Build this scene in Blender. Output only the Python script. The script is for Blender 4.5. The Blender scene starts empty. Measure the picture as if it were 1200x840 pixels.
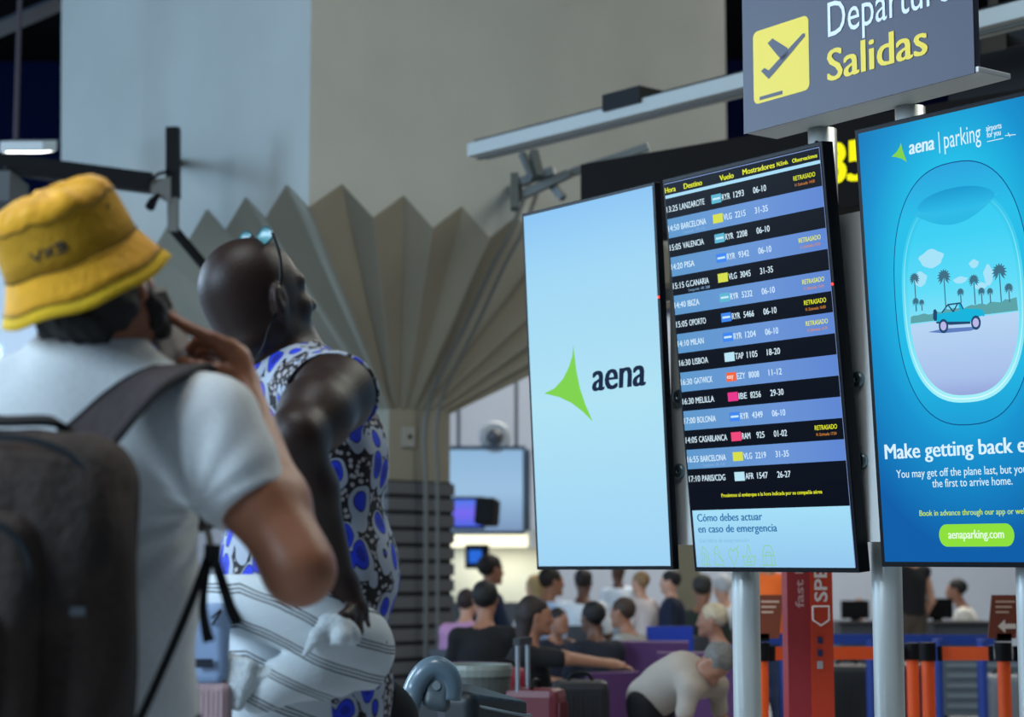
import bpy, math, random
import numpy as np
from mathutils import Vector, Matrix, Quaternion
random.seed(7)
PI = math.pi
scene = bpy.context.scene
COL = scene.collection

# ------------------------------------------------------------------ camera
F_PX = 2250.0
TH = math.atan(248 / F_PX)
CZ = 1.2
cam_d = bpy.data.cameras.new('camera')
cam_d.sensor_width = 36.0
cam_d.lens = 36.0 * F_PX / 1200.0
cam_d.clip_start = 0.05
cam_d.dof.use_dof = True
cam_d.dof.focus_distance = 5.2
cam_d.dof.aperture_fstop = 3.2
cam = bpy.data.objects.new('camera', cam_d)
COL.objects.link(cam)
cam.location = (0, 0, CZ)
cam.rotation_euler = (PI / 2 + TH, 0, 0)
scene.camera = cam

# ------------------------------------------------------------------ light
def S(h):                      # hex sRGB -> linear
    h = h.lstrip('#')
    o = []
    for i in (0, 2, 4):
        c = int(h[i:i + 2], 16) / 255
        o.append(c / 12.92 if c <= .04045 else ((c + .055) / 1.055) ** 2.4)
    return tuple(o)

wld = bpy.data.worlds.new('World')
scene.world = wld
wld.use_nodes = True
bg = wld.node_tree.nodes['Background']
bg.inputs[0].default_value = (0.60, 0.78, 1.0, 1)
bg.inputs[1].default_value = 0.95

def area(name, loc, target, sx, sy, power, col):
    l = bpy.data.lights.new(name, 'AREA')
    l.shape = 'RECTANGLE'; l.size = sx; l.size_y = sy
    l.energy = power; l.color = col
    o = bpy.data.objects.new(name, l); COL.objects.link(o)
    o.location = loc
    o.rotation_euler = (Vector(target) - Vector(loc)).to_track_quat('-Z', 'Y').to_euler()
    return o
area('daylight_left', (-6.5, -0.5, 4.6), (-0.9, 4.2, 1.5), 3.5, 3.0, 640, (0.60, 0.80, 1.0))
area('daylight_rim', (-6.5, 7.0, 4.0), (-0.8, 3.6, 1.6), 2.0, 2.5, 260, (0.62, 0.82, 1.0))
area('added_fill_near', (-0.5, 2.9, 5.6), (-0.6, 3.3, 1.6), 1.4, 1.4, 75, (0.92, 0.97, 1.0))  # unseen lamp added overhead to brighten the raised hand, hat and shoulders
area('daylight_side', (-12.5, 10.0, 4.6), (-3.0, 14.2, 5.2), 4.0, 3.5, 640, (0.42, 0.68, 1.0))
area('ceiling_light_hall', (3.2, 20.5, 7.4), (2.2, 19.5, 0), 8.0, 5.0, 900, (1.0, 0.96, 0.88))
area('ceiling_light_front', (3.6, 7.5, 6.6), (1.0, 10.0, 1.5), 3.0, 3.0, 290, (0.97, 1.0, 0.90))

scene.view_settings.view_transform = 'Standard'
scene.view_settings.look = 'None'
scene.view_settings.exposure = 0.0
scene.view_settings.gamma = 1.0
scene.view_settings.use_curve_mapping = False

# ------------------------------------------------------------------ helpers
cT, sT = math.cos(TH), math.sin(TH)
def W(px, py, Y):              # a point seen at (px, py) that stands at depth Y
    u = (px - 600) / F_PX; v = (420 - py) / F_PX
    dy = cT - v * sT; dz = sT + v * cT
    t = Y / dy
    return np.array([u * t, Y, CZ + dz * t])
def V(*a): return np.array(a, float)
def nrm(v):
    v = np.asarray(v, float); return v / np.linalg.norm(v)

MATS = {}
def mat(name, col, rough=.6, metal=0., emit=None, es=1., spec=.5, bump=0., bscale=60., var=0., vscale=8., sss=0., coat=0., sheen=0.):
    if name in MATS: return MATS[name]
    m = bpy.data.materials.new(name); m.use_nodes = True
    nt = m.node_tree; N = nt.nodes; L = nt.links
    p = N['Principled BSDF']
    if isinstance(col, str): col = S(col)
    p.inputs['Base Color'].default_value = (*col, 1)
    p.inputs['Roughness'].default_value = rough
    p.inputs['Metallic'].default_value = metal
    p.inputs['Specular IOR Level'].default_value = spec
    if coat: p.inputs['Coat Weight'].default_value = coat
    if sheen: p.inputs['Sheen Weight'].default_value = sheen
    if sss:
        p.inputs['Subsurface Weight'].default_value = sss
        p.inputs['Subsurface Radius'].default_value = (.012, .005, .003)
    if emit is not None:
        if isinstance(emit, str): emit = S(emit)
        p.inputs['Emission Color'].default_value = (*emit, 1)
        p.inputs['Emission Strength'].default_value = es
    if bump or var:
        tc = N.new('ShaderNodeTexCoord')
    if bump:
        n = N.new('ShaderNodeTexNoise'); n.inputs['Scale'].default_value = bscale; n.inputs['Detail'].default_value = 5
        b = N.new('ShaderNodeBump'); b.inputs['Strength'].default_value = bump; b.inputs['Distance'].default_value = .01
        L.new(tc.outputs['Object'], n.inputs['Vector']); L.new(n.outputs['Fac'], b.inputs['Height'])
        L.new(b.outputs['Normal'], p.inputs['Normal'])
    if var:
        n2 = N.new('ShaderNodeTexNoise'); n2.inputs['Scale'].default_value = vscale; n2.inputs['Detail'].default_value = 4
        r = N.new('ShaderNodeValToRGB')
        r.color_ramp.elements[0].position = .3; r.color_ramp.elements[1].position = .7
        r.color_ramp.elements[0].color = (*[max(0, c * (1 - var)) for c in col], 1)
        r.color_ramp.elements[1].color = (*[min(1, c * (1 + var)) for c in col], 1)
        L.new(tc.outputs['Object'], n2.inputs['Vector']); L.new(n2.outputs['Fac'], r.inputs['Fac'])
        L.new(r.outputs['Color'], p.inputs['Base Color'])
    MATS[name] = m
    return m
def lit(name, col, es=1.):     # pixels of a lit display: emission, dark glass base
    return mat(name, (.001, .001, .0012), rough=.3, emit=col, es=es, spec=.02)

def thing(name, label, cat, loc=(0, 0, 0), rotz=0, group=None, kind=None):
    o = bpy.data.objects.new(name, None); COL.objects.link(o)
    o.location = loc; o.rotation_euler = (0, 0, rotz)
    o.empty_display_size = .1
    return tag(o, label, cat, group, kind)
def tag(o, label=None, cat=None, group=None, kind=None):
    if label: o['label'] = label
    if cat: o['category'] = cat
    if group: o['group'] = group
    if kind: o['kind'] = kind
    return o
def obj(name, me, m=None, parent=None, label=None, smooth=False, kind=None):
    o = bpy.data.objects.new(name, me); COL.objects.link(o)
    if m: me.materials.clear(); me.materials.append(m)
    if smooth: me.shade_smooth()
    if parent is not None: o.parent = parent
    if label: o['label'] = label
    if kind: o['kind'] = kind
    return o

class MB:                      # small mesh collector, world or local coordinates
    def __init__(s): s.v = []; s.f = []
    def add(s, vs, fs):
        b = len(s.v); s.v += [tuple(map(float, v)) for v in vs]; s.f += [tuple(b + i for i in f) for f in fs]; return s
    def box(s, lo, hi, M=None):
        x0, y0, z0 = lo; x1, y1, z1 = hi
        vs = [V(x, y, z) for z in (z0, z1) for y in (y0, y1) for x in (x0, x1)]
        if M is not None: vs = [M(v) for v in vs]
        return s.add(vs, [(0, 2, 3, 1), (4, 5, 7, 6), (0, 1, 5, 4), (2, 6, 7, 3), (0, 4, 6, 2), (1, 3, 7, 5)])
    def bbox(s, lo, hi, bev=.004):         # box with chamfered edges
        import bmesh
        bm = bmesh.new(); bmesh.ops.create_cube(bm, size=1)
        for v in bm.verts:
            v.co = Vector([(lo[i] + hi[i]) / 2 + v.co[i] * (hi[i] - lo[i]) for i in range(3)])
        bmesh.ops.bevel(bm, geom=bm.edges[:], offset=bev, segments=2, profile=.6, affect='EDGES')
        s.add([v.co for v in bm.verts], [[v.index for v in f.verts] for f in bm.faces]) if False else None
        bm.verts.index_update()
        s.add([tuple(v.co) for v in bm.verts], [[v.index for v in f.verts] for f in bm.faces])
        bm.free(); return s
    def bar(s, a, b, w, h, up=(0, 0, 1)):  # box beam between two points
        a = np.asarray(a, float); b = np.asarray(b, float); d = nrm(b - a)
        sd = np.cross(d, up); sd = nrm(sd) if np.linalg.norm(sd) > 1e-6 else V(1, 0, 0)
        u = np.cross(sd, d)
        vs = [p + sd * x * w / 2 + u * z * h / 2 for p in (a, b) for x, z in ((-1, -1), (1, -1), (1, 1), (-1, 1))]
        return s.add(vs, [(3, 2, 1, 0), (4, 5, 6, 7), (0, 1, 5, 4), (1, 2, 6, 5), (2, 3, 7, 6), (3, 0, 4, 7)])
    def tube(s, pts, r, n=12, caps=True):
        pts = [np.asarray(p, float) for p in pts]
        rs = r if hasattr(r, '__len__') else [r] * len(pts)
        base = len(s.v); up = None
        for i, p in enumerate(pts):
            d = nrm(pts[min(i + 1, len(pts) - 1)] - pts[max(i - 1, 0)])
            if up is None:
                up = np.cross(d, (0, 0, 1)); up = nrm(up) if np.linalg.norm(up) > 1e-3 else V(1, 0, 0)
            up = nrm(up - d * up.dot(d)); w = np.cross(d, up)
            for k in range(n):
                t = 2 * PI * k / n
                s.v.append(tuple(p + rs[i] * (math.cos(t) * up + math.sin(t) * w)))
        for i in range(len(pts) - 1):
            for k in range(n):
                a = base + i * n + k; b = base + i * n + (k + 1) % n
                s.f.append((a, b, b + n, a + n))
        if caps:
            s.f.append(tuple(base + k for k in range(n))[::-1]); e = base + (len(pts) - 1) * n
            s.f.append(tuple(e + k for k in range(n)))
        return s
    def lathe(s, prof, c, axis=(0, 0, 1), n=24, fwd=None, warp=None):
        a = nrm(axis); x = np.cross(a, (0, 1, 0)) if fwd is None else np.cross(fwd, a)
        x = nrm(x) if np.linalg.norm(x) > 1e-4 else V(1, 0, 0); y = np.cross(a, x)
        base = len(s.v)
        for r, h in prof:
            for k in range(n):
                t = 2 * PI * k / n
                rr, hh = (r, h) if warp is None else warp(r, h, t)
                s.v.append(tuple(np.asarray(c) + a * hh + rr * (math.cos(t) * x + math.sin(t) * y)))
        for i in range(len(prof) - 1):
            for k in range(n):
                p = base + i * n + k; q = base + i * n + (k + 1) % n
                s.f.append((p, q, q + n, p + n))
        return s
    def ribbon(s, pts, widths, thick, normals):
        base = len(s.v); pts = [np.asarray(p, float) for p in pts]
        for i, p in enumerate(pts):
            d = nrm(pts[min(i + 1, len(pts) - 1)] - pts[max(i - 1, 0)])
            n = np.asarray(normals[i] if len(normals) > 1 else normals[0], float); n = nrm(n - d * n.dot(d)); w = np.cross(d, n)
            hw = (widths[i] if hasattr(widths, '__len__') else widths) / 2
            for a, b in ((-1, 0), (-.85, 1), (.85, 1), (1, 0), (.85, -1), (-.85, -1)):
                s.v.append(tuple(p + w * a * hw + n * b * thick / 2))
        for i in range(len(pts) - 1):
            for k in range(6):
                a = base + i * 6 + k; b = base + i * 6 + (k + 1) % 6
                s.f.append((a, b, b + 6, a + 6))
        s.f.append(tuple(base + k for k in range(6))[::-1]); e = base + (len(pts) - 1) * 6
        s.f.append(tuple(e + k for k in range(6)))
        return s
    def mesh(s, name='m'):
        me = bpy.data.meshes.new(name); me.from_pydata(s.v, [], s.f); me.validate()
        import bmesh
        bm = bmesh.new(); bm.from_mesh(me); bmesh.ops.recalc_face_normals(bm, faces=bm.faces[:]); bm.to_mesh(me); bm.free()
        return me
    def build(s, name, m, parent=None, label=None, smooth=False, kind=None):
        return obj(name, s.mesh(name), m, parent, label, smooth, kind)

def smooth_pts(pts, n=6):      # Catmull-Rom
    P = [np.asarray(p, float) for p in pts]; P = [2 * P[0] - P[1]] + P + [2 * P[-1] - P[-2]]; o = []
    for i in range(1, len(P) - 2):
        for k in range(n):
            t = k / n
            o.append(.5 * ((2 * P[i]) + (-P[i - 1] + P[i + 1]) * t + (2 * P[i - 1] - 5 * P[i] + 4 * P[i + 1] - P[i + 2]) * t * t + (-P[i - 1] + 3 * P[i] - 3 * P[i + 1] + P[i + 2]) * t ** 3))
    o.append(P[-2]); return o

_tg = {}
def text_geo(s, bold=0.):
    k = (s, bold)
    if k in _tg: return _tg[k]
    cu = bpy.data.curves.new('t', 'FONT'); cu.body = s; cu.size = 1; cu.offset = bold; cu.resolution_u = 3
    ob = bpy.data.objects.new('t', cu); me = ob.to_mesh()
    vs = np.array([v.co[:] for v in me.vertices]); fs = [tuple(p.vertices) for p in me.polygons]
    ob.to_mesh_clear(); bpy.data.objects.remove(ob); bpy.data.curves.remove(cu)
    x0, x1 = vs[:, 0].min(), vs[:, 0].max(); vs[:, 0] -= x0
    _tg[k] = (vs, fs, x1 - x0)
    return _tg[k]

class Flat:                    # flat print on a local x/z plane, at local y = -lift
    def __init__(s, y=-.001): s.m = MB(); s.y = y
    def poly(s, pts): s.m.add([(p[0], s.y, p[1]) for p in pts], [tuple(range(len(pts)))]); return s
    def rect(s, x0, z0, x1, z1): return s.poly([(x0, z0), (x1, z0), (x1, z1), (x0, z1)])
    def line(s, a, b, w):
        a = np.array(a, float); b = np.array(b, float); d = b - a; n = np.array([-d[1], d[0]]) / max(np.linalg.norm(d), 1e-9) * w / 2
        return s.poly([a - n, b - n, b + n, a + n])
    def ring(s, pts, w, closed=True):
        c = np.mean(pts, 0); P = [np.array(p, float) for p in pts]; n = len(P); m = n if closed else n - 1
        for i in range(m): s.line(P[i], P[(i + 1) % n], w)
        return s
    def text(s, t, x, z, width, cap, bold=0., shear=0.):
        vs, fs, w = text_geo(t, 0.)
        sx = width / w; sz = cap / .69
        n = 1 if bold < .004 else 3 if bold < .03 else 5       # heavier strokes: the outline laid down again slightly aside
        for i in range(n):
            dx = 0 if n == 1 else (i / (n - 1) - .5) * bold * 1.6 * sz
            s.m.add([(x + dx + v[0] * sx + v[1] * sz * shear, s.y - i * .00002, z + v[1] * sz) for v in vs], fs)
        return s
    def build(s, name, m, parent, label=None):
        me = bpy.data.meshes.new(name); me.from_pydata(s.m.v, [], s.m.f)
        return obj(name, me, m, parent, label)

# ---- signed distance bodies, meshed with sparse surface nets (numpy)
class Sdf:
    def __init__(s): s.p = []
    def cap(s, a, b, ra, rb=None, k=.02, op='add'):
        a = np.asarray(a, np.float32); b = np.asarray(b, np.float32); rb = ra if rb is None else rb
        ab = b - a; l2 = max(float(ab @ ab), 1e-9)
        def f(P):
            t = np.clip(((P - a) @ ab) / l2, 0, 1)
            return np.linalg.norm(P - a - t[..., None] * ab, axis=-1) - (ra + (rb - ra) * t)
        s.p.append((f, k, op, np.minimum(a - ra, b - rb), np.maximum(a + ra, b + rb))); return s
    def ell(s, c, r, R=None, k=.02, op='add'):
        c = np.asarray(c, np.float32); r = np.asarray(r, np.float32)
        R = np.eye(3, dtype=np.float32) if R is None else np.asarray(R, np.float32)   # columns = axes
        def f(P):
            q = (P - c) @ R; k0 = np.linalg.norm(q / r, axis=-1); k1 = np.linalg.norm(q / (r * r), axis=-1)
            return k0 * (k0 - 1) / np.maximum(k1, 1e-6)
        m = float(r.max()); s.p.append((f, k, op, c - m, c + m)); return s
    def box(s, c, h, R=None, rad=.01, k=.01, op='add'):
        c = np.asarray(c, np.float32); h = np.asarray(h, np.float32) - rad
        R = np.eye(3, dtype=np.float32) if R is None else np.asarray(R, np.float32)
        def f(P):
            q = np.abs((P - c) @ R) - h
            return np.linalg.norm(np.maximum(q, 0), axis=-1) + np.minimum(q.max(-1), 0) - rad
        m = float(np.linalg.norm(h) + rad); s.p.append((f, k, op, c - m, c + m)); return s
    def plane(s, c, n, k=.006):            # keeps the side the normal points away from
        c = np.asarray(c, np.float32); n = nrm(n).astype(np.float32)
        s.p.append((lambda P: (P - c) @ n, k, 'int', None, None)); return s
    def fn(s, f): s.p.append((f, 0, 'fn', None, None)); return s
    def chain(s, pts, rs, k=.01):
        for i in range(len(pts) - 1): s.cap(pts[i], pts[i + 1], rs[i], rs[i + 1], k)
        return s
    def copy(s, grow=0.):
        o = Sdf(); 
        for (f, k, op, lo, hi) in s.p:
            if op == 'add' and grow:
                o.p.append(((lambda P, f=f: f(P) - grow), k, op, lo - grow, hi + grow))
            else: o.p.append((f, k, op, lo, hi))
        return o
    def ev(s, P, hd):                      # P (nb, n, 3)
        nb = P.shape[0]; d = np.full(P.shape[:2], 9., np.float32); ctr = (P[:, 0] + P[:, -1]) / 2
        for f, k, op, lo, hi in s.p:
            if op == 'fn': d = f(P, d).astype(np.float32); continue
            if op == 'int':
                g = f(P); h = np.maximum(k - np.abs(d - g), 0) / k; d = np.maximum(d, g) + h * h * k * .25; continue
            m = np.all((ctr > lo - hd - k - .03) & (ctr < hi + hd + k + .03), axis=1)
            if not m.any(): continue
            g = f(P[m]).astype(np.float32); dm = d[m]
            if op == 'add':
                h = np.maximum(k - np.abs(dm - g), 0) / k; d[m] = np.minimum(dm, g) - h * h * k * .25
            else:
                g = -g; h = np.maximum(k - np.abs(dm - g), 0) / k; d[m] = np.maximum(dm, g) + h * h * k * .25
        return d
    def mesh(s, vox, name='m'):
        B = 8
        lo = np.min([p[3] for p in s.p if p[2] == 'add'], axis=0) - vox * 4 - .03
        hi = np.max([p[4] for p in s.p if p[2] == 'add'], axis=0) + vox * 4 + .03
        nb = np.ceil((hi - lo) / (vox * B)).astype(int)
        g = np.stack(np.meshgrid(*[np.arange(n) for n in nb], indexing='ij'), -1).reshape(-1, 3)
        hd = vox * B * .87
        c0 = (lo + (g + .5) * vox * B).astype(np.float32)
        near = np.zeros(len(g), bool)      # candidate blocks: near any added shape
        for f, k, op, l, h in s.p:
            if op == 'add': near |= f(c0[:, None])[:, 0] < hd * 1.5 + k + .03
        g = g[near]; c0 = c0[near]
        r = np.arange(B + 1)
        off = np.stack(np.meshgrid(r, r, r, indexing='ij'), -1).reshape(-1, 3)
        VV = []; ID = []; QQ = []
        N = nb * B + 3
        gid = lambda ijk: (ijk[..., 0] * N[1] + ijk[..., 1]) * N[2] + ijk[..., 2]
        for st in range(0, len(g), 1500):
            gb = g[st:st + 1500]
            ijk = gb[:, None] * B + off[None]
            P = (lo + ijk * vox).astype(np.float32)
            d = s.ev(P, hd).reshape(-1, B + 1, B + 1, B + 1)
            keep = (d.min((1, 2, 3)) < 0) & (d.max((1, 2, 3)) > 0)
            if not keep.any(): continue
            d = d[keep]; gb = gb[keep]; n = len(gb)
            ins = d < 0
            c = [d[:, i:i + B, j:j + B, k:k + B] for i in (0, 1) for j in (0, 1) for k in (0, 1)]
            cnt = np.zeros((n, B, B, B), np.float32); acc = np.zeros((n, B, B, B, 3), np.float32)
            for a in range(8):
                for ax in (4, 2, 1):
                    if a & ax: continue
                    b = a | ax
                    da, db = c[a], c[b]; x = (da < 0) != (db < 0)
                    t = np.where(x, da / np.where(x, da - db, 1), 0)
                    pa = np.array([(a >> 2) & 1, (a >> 1) & 1, a & 1], np.float32)
                    axv = np.array([ax == 4, ax == 2, ax == 1], np.float32)
                    acc += x[..., None] * (pa + t[..., None] * axv); cnt += x
            act = cnt > 0
            bi, i, j, k = np.nonzero(act)
            cell = gb[bi] * B + np.stack([i, j, k], -1)
            VV.append(lo + (cell + acc[act] / cnt[act][:, None]) * vox); ID.append(gid(cell + 1))
            for ax in range(3):
                o1 = [slice(0, B)] * 3; o2 = [slice(0, B)] * 3; o2[ax] = slice(1, B + 1)
                A = ins[(slice(None), *o1)]; Bv = ins[(slice(None), *o2)]
                bi, i, j, k = np.nonzero(A != Bv)
                cell = gb[bi] * B + np.stack([i, j, k], -1) + 1
                u = np.zeros(3, int); w = np.zeros(3, int); u[(ax + 1) % 3] = 1; w[(ax + 2) % 3] = 1
                q = np.stack([gid(cell), gid(cell - u), gid(cell - u - w), gid(cell - w)], -1)
                fl = A[bi, i, j, k]
                q[~fl] = q[~fl][:, ::-1]
                QQ.append(q)
        VV = np.concatenate(VV); ID = np.concatenate(ID); QQ = np.concatenate(QQ)
        o = np.argsort(ID); ID = ID[o]; VV = VV[o]
        ix = np.clip(np.searchsorted(ID, QQ), 0, len(ID) - 1)
        ix = ix[(ID[ix] == QQ).all(1)]
        me = bpy.data.meshes.new(name)
        me.vertices.add(len(VV)); me.vertices.foreach_set('co', VV.astype(np.float32).ravel())
        me.loops.add(ix.size); me.loops.foreach_set('vertex_index', ix.astype(np.int32).ravel())
        me.polygons.add(len(ix)); me.polygons.foreach_set('loop_start', np.arange(0, ix.size, 4, dtype=np.int32))
        me.update(calc_edges=True); me.validate()
        me.shade_smooth()
        return me
    def build(s, name, m, vox, parent=None, label=None):
        return obj(name, s.mesh(vox, name), m, parent, label)

def waves(P, amp, fr, seed=0, aniso=(1, 1, 1)):
    rg = np.random.RandomState(seed); o = 0
    Q = P * np.asarray(aniso, np.float32)
    for i in range(5):
        d = rg.normal(size=3); d /= np.linalg.norm(d); ph = rg.rand() * 6.3
        e = rg.normal(size=3); e /= np.linalg.norm(e)
        o = o + np.sin((Q @ d.astype(np.float32)) * fr * (1 + .5 * i) + ph + 1.3 * np.sin((Q @ e.astype(np.float32)) * fr * .6)) / (1 + .4 * i)
    return (o * amp / 2.2).astype(np.float32)

# ================================================================== STRUCTURE
def quadwall(name, lo, hi, m):
    return tag(MB().box(lo, hi).build(name, m), kind='structure')
M_floor = mat('floor_terrazzo', '#a4a6a8', rough=.25, var=.08, vscale=30)
M_wall = mat('wall_paint', '#a9b1bd', rough=.8, var=.04, vscale=1.2)
M_navy = mat('navy_panel', '#050f30', rough=.8, spec=.05)
M_ceil = mat('ceiling_dark', '#050608', rough=.9, spec=.05)
M_dark = mat('black_steel', '#08090c', rough=.6, spec=.2)
M_olive = mat('olive_panel', '#7d745c', rough=.7)
quadwall('floor', (-14, -8, -.1), (16, 30, 0), M_floor)
quadwall('ceiling', (-14, -2, 8.2), (16, 30, 8.4), M_ceil)
quadwall('wall_back', (-6.0, 26, 0), (16, 26.2, 4.7), M_wall)
quadwall('wall_back_upper', (-14, 26, 6.2), (-6.0, 26.2, 8.2), M_navy)
quadwall('wall_back_navy', (-6.0, 25.9, 4.7), (16, 26.2, 8.2), M_navy)
quadwall('wall_front', (-14, -8.2, 0), (16, -8, 8.2), M_wall)
quadwall('ceiling_front', (-14, -8, 8.2), (16, -2, 8.4), M_ceil)
quadwall('wall_right', (16, -8, 0), (16.2, 30, 8.2), M_wall)
# glazed end bay on the left of the back wall
M_glass = bpy.data.materials.new('clear_glass'); M_glass.use_nodes = True
nt = M_glass.node_tree; nt.nodes.clear()
o_ = nt.nodes.new('ShaderNodeOutputMaterial'); mx = nt.nodes.new('ShaderNodeMixShader'); tr = nt.nodes.new('ShaderNodeBsdfTransparent'); gl = nt.nodes.new('ShaderNodeBsdfGlossy')
gl.inputs['Roughness'].default_value = .03; mx.inputs[0].default_value = .07; tr.inputs[0].default_value = (.93, .97, 1, 1)
nt.links.new(tr.outputs[0], mx.inputs[1]); nt.links.new(gl.outputs[0], mx.inputs[2]); nt.links.new(mx.outputs[0], o_.inputs[0])
M_alu = mat('grey_aluminium', '#8f979e', rough=.35, metal=.7)
w = tag(bpy.data.objects.new('window_1', None), kind='structure'); COL.objects.link(w)
for i in range(4):
    x0 = -14 + i * 2.0
    MB().box((x0 + .04, 26.05, .1), (x0 + 1.96, 26.07, 6.2)).build('pane', M_glass, w)
    MB().box((x0 - .04, 26.0, 0), (x0 + .04, 26.14, 6.2)).build('mullion', M_alu, w)
for z in (.05, 3.1): MB().box((-14, 26.0, z - .05), (-6, 26.14, z + .05)).build('transom', M_alu, w)

# ---- the big pleated pillar -------------------------------------------------
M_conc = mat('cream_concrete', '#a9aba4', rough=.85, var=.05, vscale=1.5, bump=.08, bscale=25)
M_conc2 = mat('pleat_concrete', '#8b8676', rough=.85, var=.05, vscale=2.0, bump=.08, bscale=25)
M_slat = mat('slat_grey', '#5a5c60', rough=.6)
pillar = tag(bpy.data.objects.new('pillar', None), kind='structure'); COL.objects.link(pillar)
C0 = V(-1.387, 12.9, 0)
dr = nrm(V(.70, .714, 0)); dl = nrm(V(-.605, .797, 0)); PT = .577
nR, nL = 8, 7
LR, LL = nR * PT, nL * PT
CR = C0 + dr * LR; CL = C0 + dl * LL; CB = CR + dl * LL
ctr = V(-.93, 15.45, 0); hs = .33
def colpt(a, b): return ctr + dr * a + dl * b     # a along right face, b along left
zv, zp = 3.66, 3.86
pillar_top = 8.2
def pleats(A, B, n, a0, b0, name, zig_n):
    # A->B runs along the fascia; a0->b0 along the column head. each pleat is one folded panel
    out = np.cross(nrm(B - A), (0, 0, 1))
    if out.dot(A - ctr) < 0: out = -out
    for i in range(n):
        row = []
        for s_, z in ((0, zv), (.5, zp), (1, zv)):
            t = (i + s_) / n
            top = A + (B - A) * t + V(0, 0, z) + out * .012
            bt = a0 + (b0 - a0) * t + V(0, 0, 2.45) + out * (.004 if s_ != .5 else -.02)
            row.append((bt, top))
        vs = [p for r_ in row for p in r_]
        vs += [p - out * .05 for p in vs]
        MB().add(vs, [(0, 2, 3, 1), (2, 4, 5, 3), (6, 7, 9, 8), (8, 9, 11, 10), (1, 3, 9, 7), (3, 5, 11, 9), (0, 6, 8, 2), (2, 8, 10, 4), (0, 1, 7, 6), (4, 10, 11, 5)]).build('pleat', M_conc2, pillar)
# fascias above the zigzag: polygon with the teeth cut out of it
def fascia_zig(A, B, n, label=None, flare=0):
    out = np.cross(nrm(B - A), (0, 0, 1))
    if out.dot(A - ctr) < 0: out = -out
    d = nrm(B - A)
    vs = []; fs = []
    k = 2 * n + 1
    for off in (0, -.04):
        A2, B2 = A - d * off * 1.0, B + d * off * 1.0       # mitred inner edge
        for i in range(k):
            t = i / (2 * n); z = zp if i % 2 else zv
            vs.append(A2 + (B2 - A2) * t + V(0, 0, z) + out * off)
        for i in range(k):
            t = i / (2 * n)
            vs.append(A2 + (B2 - A2) * t + V(0, 0, pillar_top) + out * off + d * flare * t)
    for i in range(k - 1):
        fs.append((i, i + 1, k + i + 1, k + i)); j = 2 * k
        fs.append((j + i + 1, j + i, j + k + i, j + k + i + 1))
        fs.append((i, j + i, j + i + 1, i + 1))
    fs.append((0, k, 3 * k, 2 * k)); fs.append((k - 1, 3 * k - 1, 4 * k - 1, 2 * k - 1))
    return MB().add(vs, fs).build('fascia', M_conc, pillar)
fascia_zig(C0, CR, nR); fascia_zig(C0, CL, nL, flare=.25)
fascia_zig(CR, CB, nL); fascia_zig(CL, CB, nR)
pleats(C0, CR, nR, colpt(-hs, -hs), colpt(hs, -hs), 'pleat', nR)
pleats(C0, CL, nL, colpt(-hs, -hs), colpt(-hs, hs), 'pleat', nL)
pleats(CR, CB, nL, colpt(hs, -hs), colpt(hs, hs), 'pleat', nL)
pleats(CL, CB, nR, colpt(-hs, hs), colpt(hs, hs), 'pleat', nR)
def pbox(a0, b0, z0, a1, b1, z1):
    return MB().box((a0, b0, z0), (a1, b1, z1), lambda v: colpt(v[0], v[1]) + V(0, 0, v[2]))
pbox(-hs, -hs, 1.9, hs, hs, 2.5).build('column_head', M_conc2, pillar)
pbox(-hs - .008, -hs - .008, 0, hs + .008, hs + .008, 1.9).build('column_shaft', mat('slat_recess', '#23252a', rough=.8), pillar)
nsl = 15; sp = 1.9 / nsl
slat_me = None
for i in range(nsl):
    z0 = i * sp + .02
    for a in ((-hs - .03, -hs - .03, hs + .03, -hs + .01), (-hs - .03, -hs + .01, -hs + .01, hs + .03), (hs - .01, -hs + .01, hs + .03, hs + .03)):
        pbox(a[0], a[1], z0, a[2], a[3], z0 + sp * .72).build('slat', M_slat, pillar)
# conduits running down the pillar
M_cond = mat('conduit_grey', '#5d5d58', rough=.5)
fo = nrm(np.cross(dr, (0, 0, 1)));  fo = fo if fo.dot(C0 - ctr) > 0 else -fo
for off, r_ in ((0, .02), (.085, .016)):
    q = []
    for (px, py, Y) in ((620, 205, 13.95), (597, 268, 14.0), (575, 310, 14.2), (545, 375, 14.6), (520, 425, 14.85), (503, 462, 15.0), (496, 490, 15.05), (494, 520, 15.05), (493, 575, 15.05), (493, 800, 15.05)):
        p = W(px + off * 160, py, Y); q.append(p + fo * (.03 if py < 560 else .06))
    MB().tube(smooth_pts(q), r_, 8).build('conduit', M_cond, pillar)
p = W(475, 512, 15.1)
R_ = lambda v: p + dr * v[0] - fo * v[1] + V(0, 0, v[2])
MB().box((-.06, -.05, -.08), (.06, .03, .08), R_).build('junction_box', mat('box_grey', '#9a9a94', rough=.5), pillar)
MB().box((-.015, -.06, -.015), (.015, -.05, .015), R_).build('box_lock', M_dark, pillar)

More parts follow.
